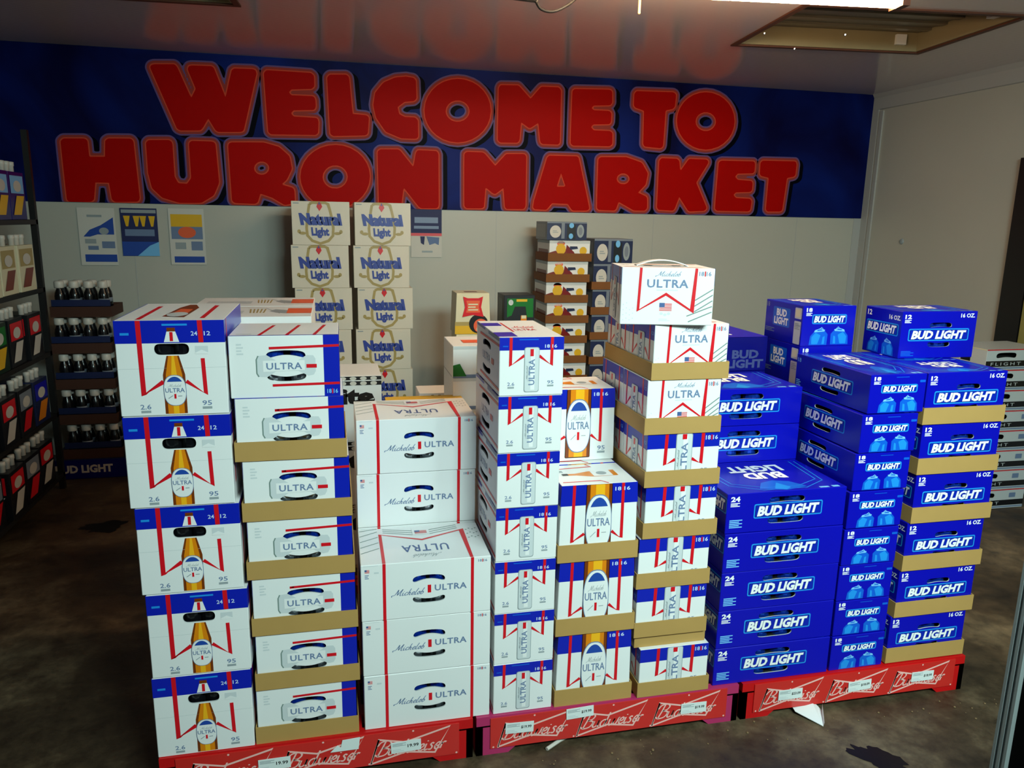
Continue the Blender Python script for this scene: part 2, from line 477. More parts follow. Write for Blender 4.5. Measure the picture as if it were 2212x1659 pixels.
def design_bottle24():
    c = Carton(.254, .385, .2405); f = c.F
    f.rect(0, .765, 1, 1, 'ultra_blue')
    f.line([(.215, 1), (.222, .22), (.41, .36)], .0115, 'red_ink', 2)
    f.line([(.775, 1), (.78, .768)], .0115, 'red_ink', 2)
    f.line([(.785, .6), (.795, .22), (.62, .36)], .0095, 'red_ink', 2)
    f.rect(.472, .885, .548, .925, 'amber_dark', 2)
    f.poly([(.44, .775), (.58, .775), (.55, .885), (.47, .885)], 'white_card', 2)
    f.rect(.495, .785, .525, .88, 'red_ink', 3)
    c.hole('F', .505, .70, .32, .115, 0.0, bone=.05)
    bottle_print(f, .51, .205, .015, .43, .632)
    oval_label(f, .51, .265, .105, .165)
    facts(f, .23, .07, .80, .095, .9)
    f.rect(.72, .66, .84, .73, 'pale_ink'); f.poly([(.72, .66), (.78, .69), (.84, .66), (.84, .645), (.72, .645)], 'white_card', 2)
    f.text('24', .69, .84, .75, .885, 'pale_blue', 3, bold=.015); f.text('12', .81, .84, .87, .885, 'pale_blue', 3, bold=.015)
    f.rect(.43, .945, .66, .965, 'bud_ice', 2); f.rect(.05, .85, .13, .875, 'bud_ice', 2)
    f.rect(0, .50, 1, .503, 'grey_card', 1)
    for g in (c.R, c.L):
        g.rect(0, .765, 1, 1, 'ultra_blue')
        g.poly([(.3, .25), (.8, .3), (.8, .6), (.45, .62), (.3, .5)], 'amber'); g.line([(.1, 1), (.1, .2), (.3, .4)], .01, 'red_ink', 2)
    t = c.T
    t.line([(.2, .05), (.2, .8)], .012, 'red_ink'); t.line([(.78, .1), (.78, .85)], .012, 'red_ink')
    t.poly([(.38, .2), (.6, .15), (.62, .7), (.55, .9), (.48, .9), (.42, .7)], 'amber_dark', 1); t.poly([(.43, .3), (.58, .25), (.58, .6), (.45, .62)], 'orange_ink', 2)
    t.ell(.5, .3, .1, .12, 'grey_card', 3)
    c.cans = [(.41, .026, .12, .2), (.60, .026, .12, .2)]
    return c.make('beer_carton', ('bottle_dark', 'bottle_dark'), 'bottle_neck')

def ultra_side(f, c=None, key=None, holes=True):
    """landscape can print between two grips"""
    f.rect(.855, 0, 1, 1, 'ultra_blue')
    f.line([(.36, .80), (1.0, .83)], .0065, 'red_ink', 2); f.line([(.38, .20), (1.0, .215)], .0065, 'red_ink', 2)
    f.poly([(.36, .803), (.40, .79), (.40, .822)], 'red_ink', 2)
    # can lying on its side, cut in by the two grips
    f.poly([(.245, .40), (.26, .345), (.335, .335), (.42, .43), (.62, .43), (.71, .345), (.76, .36), (.78, .42), (.78, .62), (.76, .675), (.70, .68), (.62, .60), (.42, .60), (.335, .69), (.26, .68), (.245, .62)], 'pale_ink', 1)
    f.line([(.26, .68), (.243, .62), (.243, .40), (.26, .345)], .003, 'green_grey_ink', 2)
    f.poly([(.30, .42), (.68, .44), (.68, .6), (.30, .6)], 'white_card', 2)
    f.text('ULTRA', .33, .455, .655, .565, 'slate_ink', 3, bold=.02, spacing=1.1)
    f.rect(.695, .475, .79, .535, 'red_ink', 3)
    f.lines(.07, .70, .13, .9, 4, 'pale_ink', 1)
    if c is not None:
        c.hole(key, .51, .70, .36, .075, .05, bone=.6); c.hole(key, .51, .325, .36, .075, -.05, bone=.6)

def design_can24():
    c = Carton(.274, .24, .163); ultra_side(c.F, c, 'F')
    eighteen(c.F, .93, .05, .1, .07, 'bud_pale', 3)
    c.R.rect(0, 0, 1, 1, 'ultra_blue'); c.L.rect(0, .7, 1, 1, 'ultra_blue')
    t = c.T
    for u in (.3, .55, .8): t.line([(u - .03, 0), (u + .06, .8)], .009, 'red_ink')
    t.rect(.06, .1, .2, .14, 'pale_ink'); t.rect(0, 0, 1, .03, 'ultra_blue')
    c.cans = [(.385, .028, .008, .152), (.64, .028, .008, .152)]
    return c.make('beer_carton', ('can_silver', 'can_blue'))

def design_white30():
    c = Carton(.37, .256, .1719); f = c.F
    f.rect(.163, 0, .187, 1, 'red_ink'); f.rect(.842, 0, .866, 1, 'red_ink')
    f.script('Michelob', .225, .40, .485, .53, 'slate_ink', weight=.09)
    f.rect(.505, .43, .532, .57, 'red_ink'); f.text('ULTRA', .56, .455, .81, .565, 'slate_ink', bold=.02, spacing=1.1)
    c.hole('F', .515, .69, .25, .075, .05, bone=.6); c.hole('F', .515, .31, .25, .075, -.04, bone=.6)
    eighteen(f, .935, .91, .07, .045, 'slate_ink', 1)
    flag(f, .03, .86, .035, .06); f.lines(.03, .76, .06, .84, 3, 'slate_ink'); f.rect(.1, .84, .135, .87, 'pale_ink')
    f.lines(.02, .975, .13, .99, 1, 'pale_ink')
    t = c.T
    for i in range(5):
        t.line([(.01, .30 + i * .16), (.155, .42 + i * .16 if i < 4 else .99)], .004, 'green_grey_ink')
    for i in range(3):
        t.line([(.2, .86 + i * .05), (.44, .74 + i * .06)], .004, 'green_grey_ink'); t.line([(.58, .74 + i * .06), (.82, .86 + i * .05)], .004, 'green_grey_ink')
    t.line([(.175, 0), (.175, .80), (.505, .58), (.85, .80), (.85, 0)], .009, 'red_ink', 2)
    t.text('ULTRA', .33, .26, .70, .44, 'navy_ink', 2, rot=180, bold=.01, spacing=1.15); t.script('Michelob', .40, .10, .63, .20, 'grey_ink', 2, rot=180)
    t.rect(.44, .73, .58, .95, 'white_card', 3); flag(t, .46, .76, .1, .09, 4)
    for i in range(12): t.ell(.89 + .03 * (i % 4) * .9, .55 + .12 * (i // 4) + .03 * (i % 2), .008, .012, 'green_grey_ink', 1, n=8)
    c.L.line([(.2, .8), (1, .8)], .008, 'red_ink'); c.R.line([(0, .8), (.8, .8)], .008, 'red_ink')
    c.cans = [(.43, .028, .01, .162), (.60, .028, .01, .162)]
    return c.make('beer_carton', ('can_silver', 'can_blue'))

def can_face(f, lone=True):
    f.rect(0, .78, 1, 1, 'ultra_blue')
    f.line([(.175, 1), (.17, .52), (.385, .69)], .0085, 'red_ink', 2); f.line([(.815, 1), (.81, .52), (.615, .68)], .0085, 'red_ink', 2)
    can_print(f, .5, .235, .055, .83, 3)
    facts(f, .18, .17, .80, .19)
    eighteen(f, .795, .815, .19, .06, 'pale_blue', 3)
    f.rect(.3, .95, .6, .97, 'bud_cyan', 2); f.rect(.05, .84, .13, .86, 'bud_cyan', 2)
def design_can18():
    c = Carton(.183, .35, .1635); can_face(c.F)
    g = c.L
    g.rect(0, .88, .55, 1, 'white_card', 1); g.line([(.18, .84), (1, .86)], .007, 'red_ink', 2); g.line([(.18, .12), (1, .10)], .007, 'red_ink', 2)
    g.text('ULTRA', .3, .42, .62, .56, 'slate_ink', 2); g.rect(.68, .44, .78, .54, 'red_ink', 2)
    g.rect(.03, .95, .4, .995, 'ultra_blue', 2); g.rect(.55, .93, .97, .995, 'slate_ink', 2)
    c.hole('L', .47, .72, .34, .1, .04); c.hole('L', .47, .26, .34, .1, -.04)
    t = c.T
    t.rect(0, .05, .3, .28, 'ultra_blue'); t.rect(0, .66, .3, .85, 'ultra_blue')
    t.script('Michelob', .4, .5, .8, .62, 'red_ink'); t.text('ULTRA', .4, .36, .75, .46, 'red_ink')
    t.rect(.33, .3, .36, .85, 'red_ink')
    return c.make('beer_carton')

def design_bottle12():
    c = Carton(.244, .186, .2345, taper=.04); f = c.F
    f.rect(0, .73, .33, 1, 'ultra_blue'); f.rect(.66, .73, 1, 1, 'ultra_blue')
    f.line([(.165, 1), (.165, .24), (.32, .35)], .0095, 'red_ink', 2); f.line([(.81, 1), (.80, .26), (.67, .36)], .0095, 'red_ink', 2)
    u = .495
    f.rrect(u - .172, .04, u + .172, .998, .004, 'black_ink', 1)
    f.rect(u - .165, .05, u + .165, .995, 'amber_dark', 2); f.rect(u - .12, .055, u + .125, .995, 'amber', 3); f.rect(u - .05, .055, u + .07, .995, 'amber_light', 4)
    oval_label(f, u, .49, .168, .375, 5)
    facts(f, .16, .09, .82, .14, 1.05)
    eighteen(f, .80, .90, .2, .05, 'pale_blue', 3)
    for g in (c.L, c.R):
        g.rect(0, .73, 1, 1, 'ultra_blue'); g.line([(.8, 1), (.8, .4), (.4, .5)], .009, 'red_ink', 2)
    t = c.T
    t.line([(.05, .15), (.55, .15), (.62, .02)], .006, 'red_ink'); t.line([(.1, .8), (.6, .85), (.55, .98)], .006, 'red_ink')
    t.poly([(.15, .47), (.3, .45), (.5, .36), (.85, .36), (.85, .64), (.5, .62), (.3, .54), (.15, .54)], 'amber', 1)
    t.poly([(.52, .37), (.78, .36), (.78, .64), (.52, .61)], 'white_card', 2); t.rect(.12, .46, .2, .55, 'black_ink', 2)
    t.ell(.65, .5, .07, .08, 'grey_ink', 3); t.rect(.07, .62, .16, .72, 'grey_ink')
    return c.make('beer_carton')

def ribbon_front(f):
    f.line([(.205, 1), (.19, .25), (.485, .545), (.775, .25), (.80, 1)], .0075, 'red_ink', 2)
    f.script('Michelob', .36, .845, .64, .945, 'slate_ink', weight=.07)
    f.text('ULTRA', .275, .655, .72, .80, 'slate_ink', bold=.02, spacing=1.1)
    f.rect(.38, .605, .61, .625, 'pale_ink')
    flag(f, .42, .25, .135, .14); f.lines(.42, .07, .54, .12, 2, 'pale_ink')
    for i in range(3): f.ell(.445 + i * .04, .20 - (i % 2) * .02, .018, .024, 'pale_ink', 1, n=12)
    eighteen(f, .895, .87, .13, .075, 'slate_ink', 1)
    for i in range(5):
        a = .18 + i * .1
        f.line([(.80 if i > 1 else .74 - i * .02, a - .14 + (0 if i > 1 else .02)), (.99, a + .06)], .0032, 'green_grey_ink')
    for i in range(14): f.ell(.03 + .035 * (i % 4), .08 + .09 * (i // 4) + .03 * (i % 2), .007, .01, 'pale_ink', 1, n=8)
def pack12_side(f):
    f.rect(0, .70, 1, 1, 'ultra_blue'); f.line([(.16, 1), (.16, .32), (.33, .52)], .008, 'red_ink', 2); f.line([(.82, 1), (.84, .32), (.66, .52)], .008, 'red_ink', 2)
    can_print(f, .5, .27, .04, .80, 3); f.text('12', .88, .8, .97, .86, 'bud_pale', 2)
def pack12_top(t):
    t.line([(.05, .2), (.9, .2)], .008, 'red_ink'); t.line([(.35, .85), (.95, .85)], .008, 'red_ink')
    t.rrect(.36, .38, .66, .62, .012, 'grey_card', 1); t.rect(.30, .44, .40, .56, 'hollow_shade', 2); t.rect(.62, .44, .72, .56, 'hollow_shade', 2)  # the two openings are flat patches coloured like shaded holes
    t.text('95', .07, .55, .15, .68, 'grey_ink', 1)
W12 = .232
def design_ribbon12():
    c = Carton(W12, .19, .158); ribbon_front(c.F); pack12_side(c.L); pack12_side(c.R); pack12_top(c.T)
    return c.make('beer_carton')
def design_ribbon12_big():
    c = Carton(.262, .215, .160); ribbon_front(c.F); pack12_side(c.L); pack12_side(c.R); pack12_top(c.T)
    # folded carrying strap on top
    s = MB(); n = 10; pts = []
    for i in range(n + 1):
        t = -1 + 2 * i / n; pts.append((.075 * t, 0, .160 + .016 * (1 - t * t)))
    v = [(x, y, z + dz) for dz in (0, .0025) for y in (-.02, .02) for x, _, z in pts]; m = n + 1
    fs = []
    for i in range(n):
        fs += [(i, i + 1, m + i + 1, m + i), (2 * m + i, 3 * m + i, 3 * m + i + 1, 2 * m + i + 1), (i, 2 * m + i, 2 * m + i + 1, i + 1), (m + i, m + i + 1, 3 * m + i + 1, 3 * m + i)]
    s.add(v, fs, 'white_card')
    o = c.make('beer_carton'); s.build('carry_handle', o)
    return o
def design_can12():
    c = Carton(W12, .19, .158); f = c.F
    f.rect(0, .72, 1, 1, 'ultra_blue')
    f.line([(.262, 1), (.25, .40), (.39, .50)], .0105, 'red_ink', 2); f.line([(.765, 1), (.755, .40), (.62, .50)], .0105, 'red_ink', 2)
    can_print(f, .505, .23, 0, 1, 3, bar=False, txt=False)
    f.rect(.475, .89, .535, .99, 'red_ink', 6); f.text('ULTRA', .465, .1, .555, .82, 'slate_ink', 6, rot=90, bold=.02); f.script('Michelob', .415, .3, .445, .7, 'grey_ink', 6, rot=90)
    eighteen(f, .885, .86, .17, .085, 'pale_blue', 3); facts(f, .2, .21, .8, .23)
    pack12_side(c.L); pack12_side(c.R); pack12_top(c.T)
    return c.make('beer_carton')

def bud_logo(f, u0, v0, u1, v1, k=1):
    r = .006; tu = .0042 / f.w; tv = .0042 / f.h
    f.rrect(u0, v0, u1, v1, r, 'bud_ice', k); f.rrect(u0 + tu, v0 + tv, u1 - tu, v1 - tv, r * .6, 'bud_dark', k + 1)
    f.rrect(u0 + 1.3 * tu, v0 + 1.3 * tv, u1 - 1.3 * tu, v1 - 1.3 * tv, r * .4, 'bud_mid', k + 2)
    du, dv = (u1 - u0) * .05, (v1 - v0) * .15
    f.text('BUD LIGHT', u0 + du * 1.05, v0 + dv * .85, u1 - du * .95, v1 - dv * 1.15, 'bud_dark', k + 3, bold=.055, shear=.03)
    f.text('BUD LIGHT', u0 + du * .9, v0 + dv, u1 - du, v1 - dv, 'white_ink', k + 4, bold=.05, shear=.03)
def bud_two_line(f, u0, v0, u1, v1, m='white_ink', k=2, rot=0, frame=True):
    if frame: f.rrect(u0 - .04, v0 - .04, u1 + .04, v1 + .04, .005, 'bud_cyan', k - 1)
    mid = (v0 + v1) / 2; du = (u1 - u0) * .14
    a, b = ('BUD', 'LIGHT') if rot == 0 else ('LIGHT', 'BUD')
    ua, ub = (du, 0) if rot == 0 else (0, du)
    f.text(a, u0 + ua, mid + .01, u1 - ua, v1, m, k, rot, bold=.045); f.text(b, u0 + ub, v0, u1 - ub, mid - .01, m, k, rot, bold=.045)
def bud_top(t):
    t.line([(.05, .95), (.10, .25), (.32, .06), (.68, .06), (.9, .25), (.95, .95)], .003, 'bud_ice'); t.line([(.1, .95), (.14, .3), (.36, .13), (.64, .13), (.86, .3), (.9, .95)], .003, 'bud_ice')
    t.poly([(.3, .1), (.5, .02), (.7, .1), (.62, .28), (.5, .34), (.38, .28)], 'bud_cyan', 1); t.poly([(.42, .08), (.5, .03), (.56, .1), (.5, .26)], 'bud_ice', 2)
    bud_two_line(t, .26, .40, .74, .86, 'white_ink', 3, 180, frame=False)
    t.rect(.78, .02, .86, .06, 'bud_pale', 1); t.rect(.89, .02, .95, .07, 'bud_pale', 1)
def bud_count(f, s, u, v, w, h):
    f.text(s, u, v, u + w, v + h, 'white_ink', 1, bold=.04)
    f.lines(u, v - h * .95, u + w, v - h * .12, 3, 'white_ink', 1, .6)
def ice_can(f, u, v, w, h, k=1, flip=1):
    q = lambda a, b: (u + flip * a * w, v + b * h)
    f.poly([q(-.55, -.5), q(.5, -.5), q(.52, .1), q(.3, .34), q(-.25, .3), q(-.5, 0)], 'bud_cyan', k)
    f.poly([q(-.4, -.45), q(-.05, -.45), q(.1, .05), q(-.2, .2), q(-.42, -.05)], 'bud_ice', k + 1)
    f.poly([q(.2, -.45), q(.35, -.45), q(.36, .0), q(.24, -.05)], 'bud_ice', k + 1)
    f.poly([q(-.3, .22), q(.3, .26), q(.34, .36), q(.05, .44), q(-.26, .34)], 'bud_pale', k + 2)
    f.poly([q(-.12, .3), q(.2, .33), q(.1, .39), q(-.1, .37)], 'bud_cyan', k + 3)
    f.line([q(0, .38), q(.12, .5), q(.22, .4)], .002, 'bud_pale', k + 3)
def bud_cans(c, r=.031):
    c.cans = [(.41, r, .006, c.h - .008), (.59, r, .006, c.h - .008)]
def design_bud24():
    c = Carton(.418, .283, .1298, 'bud_blue'); f = c.F
    bud_logo(f, .225, .34, .80, .71)
    c.hole('F', .495, .788, .30, .13, .02, bone=.3); c.hole('F', .495, .262, .30, .13, -.02, bone=.3)
    bud_count(f, '24', .03, .80, .075, .13); f.lines(.03, .14, .135, .36, 5, 'bud_pale', 1, .6)
    bud_logo(c.L, .35, .5, 1.0, .9); bud_logo(c.R, .1, .4, .9, .8); bud_top(c.T); bud_cans(c)
    return c.make('beer_carton', ('can_blue', 'can_blue'))
def design_bud18():
    c = Carton(.203, .40, .1245, 'bud_blue'); f = c.F
    bud_count(f, '18', .06, .85, .12, .1); bud_logo(f, .2, .52, .85, .74)
    ice_can(f, .34, .22, .3, .40); ice_can(f, .72, .24, .3, .42, flip=-1)
    f.rect(.45, .92, .68, .935, 'bud_cyan'); f.rrect(.88, .78, .98, .84, .002, 'bud_cyan')
    g = c.L
    bud_logo(g, .24, .33, .80, .70); c.hole('L', .5, .78, .25, .1, .02, bone=.3); c.hole('L', .5, .25, .25, .1, -.02, bone=.3)
    g.text('18', .02, .78, .07, .9, 'bud_pale', 1); g.lines(.02, .1, .09, .3, 4, 'bud_pale', 1)
    bud_top(c.T)
    return c.make('beer_carton')
def design_bud18_short():
    c = Carton(.2165, .25, .1475, 'bud_blue'); f = c.F
    bud_count(f, '18', .06, .85, .11, .1); bud_logo(f, .18, .55, .83, .79)
    ice_can(f, .33, .25, .32, .44); ice_can(f, .72, .26, .32, .44, flip=-1)
    g = c.L
    bud_two_line(g, .26, .42, .64, .82); g.text('18', .03, .83, .10, .95, 'grey_ink', 1); g.lines(.03, .2, .28, .32, 3, 'slate_ink')
    g.rrect(.80, .66, .97, .93, .004, 'grey_card', 1); g.rrect(.82, .70, .94, .89, .003, 'cream_card', 2); g.rrect(.80, .03, .97, .60, .004, 'grey_card', 1); g.lines(.82, .4, .95, .57, 4, 'grey_ink', 2)
    bud_top(c.T)
    return c.make('beer_carton')
def design_bud12():
    c = Carton(.302, .196, .1645, 'bud_blue'); f = c.F
    bud_count(f, '12', .035, .845, .085, .09); f.text('16 OZ.', .775, .865, .965, .955, 'white_ink', 1, bold=.03)
    bud_logo(f, .10, .37, .91, .635); c.hole('F', .52, .71, .30, .085, .02, bone=.3); c.hole('F', .52, .29, .30, .085, -.02, bone=.3)
    f.lines(.03, .05, .2, .17, 4, 'bud_cyan', 1, .6)
    g = c.L
    g.text('12', .06, .82, .18, .94, 'white_ink', 1, bold=.03); g.text('16 OZ.', .66, .8, .96, .9, 'white_ink', 1, bold=.03)
    bud_logo(g, .06, .46, .93, .72); ice_can(g, .3, .2, .3, .34); ice_can(g, .7, .2, .3, .36, flip=-1)
    bud_top(c.T); bud_cans(c)
    return c.make('beer_carton', ('can_blue', 'can_blue'))
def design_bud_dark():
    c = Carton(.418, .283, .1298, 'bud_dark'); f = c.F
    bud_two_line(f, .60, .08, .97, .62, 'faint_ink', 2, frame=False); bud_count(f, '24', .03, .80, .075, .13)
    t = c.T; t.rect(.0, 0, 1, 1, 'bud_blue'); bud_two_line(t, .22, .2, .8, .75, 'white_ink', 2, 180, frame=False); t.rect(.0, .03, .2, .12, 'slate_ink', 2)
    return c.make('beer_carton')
def design_gold_top():
    c = Carton(.39, .283, .165); t = c.T
    t.rect(.80, .30, .995, .78, 'orange_ink'); t.poly([(.66, .52), (.72, .36), (.80, .30), (.80, .6), (.7, .68)], 'grey_ink'); t.line([(.3, .95), (.62, .8), (.75, .3)], .003, 'grey_ink', 1)
    for i in range(5): t.line([(.52 + i * .025, .35), (.50 + i * .03, .72)], .005, 'gold_ink')
    t.rect(.08, .3, .46, .55, 'grey_card'); t.text('ULTRA', .1, .34, .44, .52, 'pale_ink', 2)
    c.F.rect(0, .9, 1, 1, 'white_card')
    return c.make('beer_carton')
def design_natural():
    c = Carton(.345, .30, .2615, 'ivory_card', eps=.001); f = c.F
    pts = [(.31, .94), (.36, .97), (.58, .97), (.63, .94), (.66, .80), (.69, .62), (.71, .40), (.70, .22), (.62, .1), (.48, .035), (.34, .1), (.26, .22), (.25, .40), (.27, .62), (.29, .80), (.31, .94)]
    f.line(pts, .016, 'gold_ink'); 
    for sg in (-1, 1):
        f.ell(.48 + sg * .30, .27, .06, .035, 'gold_ink'); f.ell(.48 + sg * .36, .31, .03, .045, 'gold_ink')
    f.poly([(.48, .78), (.43, .88), (.45, .95), (.48, 1.0), (.51, .95), (.53, .88)], 'red_ink', 2); f.poly([(.46, .93), (.48, 1.0), (.50, .93)], 'navy_ink', 3)
    f.text('Natural', .155, .45, .835, .73, 'natural_blue', 3, bold=.075, shear=-.05, spacing=.96); f.text('Light', .34, .16, .63, .41, 'natural_blue', 3, bold=.05, shear=-.05)
    f.rect(.03, .94, .13, .965, 'grey_ink')
    return c.make('beer_carton')
def design_lite():
    c = Carton(.40, .28, .28, eps=.001); f = c.F
    f.rect(0, .86, 1, .995, 'black_card'); f.rect(0, .925, 1, .94, 'white_card', 3)
    for i in range(9): f.ell(.08 + i * .105, .89, .035, .03, 'cap_white', 2, n=12); f.ell(.08 + i * .105, .965, .035, .026, 'cap_white', 2, n=12)
    f.text('Lite', .42, .57, .93, .82, 'black_ink', 2, bold=.06); f.rect(.3, .83, .5, .845, 'grey_ink')
    return c.make('beer_carton')
def design_yellow():
    c = Carton(.29, .28, .1325, 'yellow_ink', eps=.001)
    for i in range(5): c.T.rect(.18 + i * .15, .3, .27 + i * .15, .5, 'gold_ink')
    for i in range(5): c.F.rect(.18 + i * .15, .3, .27 + i * .15, .6, 'black_ink')
    return c.make('beer_carton')
def design_an():
    c = Carton(.40, .15, .1505, eps=.001); f = c.F
    f.rect(0, 0, 1, .22, 'red_ink'); f.text('AN', .07, .42, .33, .94, 'black_ink', 2, bold=.06); f.poly([(.36, .3), (.40, .75), (.6, .5), (.7, .3)], 'red_ink')
    return c.make('beer_carton')
def design_seltzer():
    c = Carton(.26, .25, .1225, eps=.001); f = c.F
    f.rect(0, .9, 1, 1, 'grey_card'); f.rect(0, 0, 1, .1, 'slate_ink'); f.poly([(0, .05), (.2, .05), (.1, .45), (0, .4)], 'green_ink', 2)
    for u in (.35, .6): f.rrect(u, .12, u + .2, .8, .01, 'cream_card', 2); f.rect(u + .05, .25, u + .15, .4, 'gold_ink', 3)
    f.poly([(.8, .05), (1, .05), (1, .4), (.85, .42)], 'slate_ink', 2)
    c.T.rect(.2, .3, .8, .6, 'orange_ink')
    return c.make('drink_carton')
def design_cream12():
    c = Carton(.215, .19, .243, 'cream_card', eps=.001, taper=.09); f = c.F
    f.rect(0, 0, 1, .22, 'yellow_ink'); f.rect(0, .2, 1, .30, 'gold_ink')
    f.ell(.66, .25, .27, .235, 'black_ink', 2); f.ell(.72, .2, .2, .175, 'orange_ink', 3); f.ell(.72, .12, .12, .09, 'cream_card', 4)
    f.poly([(.2, .92), (.34, .88), (.66, .88), (.80, .92), (.73, .66), (.80, .42), (.5, .47), (.2, .42), (.27, .66)], 'red_ink', 5)
    f.poly([(.3, .82), (.7, .82), (.66, .66), (.7, .53), (.3, .53), (.34, .66)], 'orange_ink', 6)
    f.lines(.36, .58, .64, .78, 3, 'cream_card', 7)
    c.T.rect(.3, .35, .7, .65, 'brown_ink')
    return c.make('beer_carton')
def design_green12():
    c = Carton(.19, .19, .243, 'black_card', eps=.001); f = c.F
    f.poly([(.1, .92), (.95, .92), (.95, .45), (.75, .45), (.7, .72), (.35, .72), (.25, .5), (.1, .45)], 'green_ink', 1)
    f.ell(.22, .82, .08, .07, 'grey_card', 2); f.rect(.4, .84, .75, .9, 'yellow_ink', 2)
    f.rrect(.55, .2, .74, .5, .004, 'amber', 2); f.rect(.57, .42, .72, .5, 'cream_card', 3); f.rect(.3, .2, .48, .35, 'green_ink', 2)
    c.L.rect(.2, .3, .8, .9, 'dark_green')
    return c.make('beer_carton')
def design_moon():
    c = Carton(.28, .30, .131, eps=.001); f = c.F
    f.rect(0, .86, 1, 1, 'grey_card'); f.poly([(0, .1), (0, .4), (.15, .5), (.3, .3), (.45, .7), (.6, .45), (.7, .1)], 'brown_ink', 1)
    f.ell(.28, .58, .12, .27, 'yellow_ink', 2); f.ell(.28, .86, .10, .12, 'orange_ink', 1); f.poly([(.42, .8), (.55, .55), (.68, .15), (.5, .15), (.4, .5)], 'dark_red_ink', 2)
    f.poly([(.5, .72), (.68, .72), (.7, .6), (.5, .55)], 'navy_card', 3); f.ell(.83, .5, .09, .2, 'yellow_ink', 2); f.lines(.76, .1, .95, .3, 3, 'grey_ink', 3)
    c.L.rect(.1, .3, .9, .55, 'brown_ink'); c.L.rect(0, .86, 1, 1, 'steel_card')
    return c.make('beer_carton')
def design_steel(h=.118):
    c = Carton(.272, .28, h, 'steel_card', eps=.001); f = c.F
    f.rect(0, 0, 1, .92, 'navy_card'); f.ell(.21, .46, .14, .34, 'cap_white', 2)
    f.lines(.14, .4, .28, .56, 2, 'grey_ink', 3); f.rect(.36, .08, .44, .92, 'steel_card', 2); f.rect(.5, .05, .72, .85, 'black_card', 2)
    f.ell(.61, .80, .06, .14, 'bud_pale', 3); f.ell(.6, .22, .055, .15, 'bud_pale', 3); f.ell(.84, .5, .09, .36, 'grey_ink', 2); f.ell(.84, .5, .05, .22, 'steel_card', 3)
    c.L.rect(.1, .15, .9, .85, 'grey_ink')
    return c.make('beer_carton')
def design_band():
    c = Carton(.405, .27, .1165, 'grey_card', eps=.0008); f = c.F
    f.rect(0, .95, 1, 1, 'red_ink'); f.rect(0, .06, 1, .12, 'slate_ink'); f.rect(0, .16, 1, .44, 'black_card')
    f.text('FLIGHT', .08, .22, .58, .37, 'grey_card', 2, spacing=1.4)
    c.hole('F', .33, .70, .34, .22, .05); f.rrect(.74, .56, .85, .8, .003, 'slate_ink'); f.lines(.72, .08, .92, .14, 1, 'slate_ink', 2)
    c.L.rect(.35, .3, .6, .75, 'black_card'); c.L.rect(0, .95, 1, 1, 'cream_card')
    return c.make('drink_carton')

def tray_proto(w, d, h, m='kraft', t=.003):
    """open corrugated tray, outer size w x d x h"""
    s = MB(); a, b = w / 2, d / 2
    s.box(-a, -b, 0, a, b, t, m)
    s.box(-a, -b, t, a, -b + t, h, m); s.box(-a, b - t, t, a, b, h, m)
    s.box(-a, -b + t, t, -a + t, b - t, h, m); s.box(a - t, -b + t, t, a, b - t, h, m)
    o = s.build('cardboard_tray')
    PROTO.append(o); return o

BOTTLE24 = design_bottle24(); CAN24 = design_can24(); WHITE30 = design_white30(); CAN18 = design_can18()
BOTTLE12 = design_bottle12(); RIBBON12 = design_ribbon12(); RIBBONBIG = design_ribbon12_big(); CAN12 = design_can12()
BUD24 = design_bud24(); BUD18 = design_bud18(); BUD18S = design_bud18_short(); BUD12 = design_bud12(); BUDDARK = design_bud_dark()
GOLDTOP = design_gold_top(); NATURAL = design_natural(); LITE = design_lite(); YELLOW = design_yellow(); AN = design_an()
SELTZER = design_seltzer(); CREAM = design_cream12(); GREEN = design_green12(); MOON = design_moon(); STEEL = design_steel(); STEEL2 = design_steel(.166); BAND = design_band()

# ------------------------------------------------------------------ room
XL, XR, YB, YN, ZC = -2.35, 4.13, 5.5, 0.62, 2.589
mat('wall_paint', (184, 184, 174), 0.42, vary=0.05, scale=1.2, bump=0.03, bscale=5)
mat('trim_paint', (176, 178, 176), 0.45)

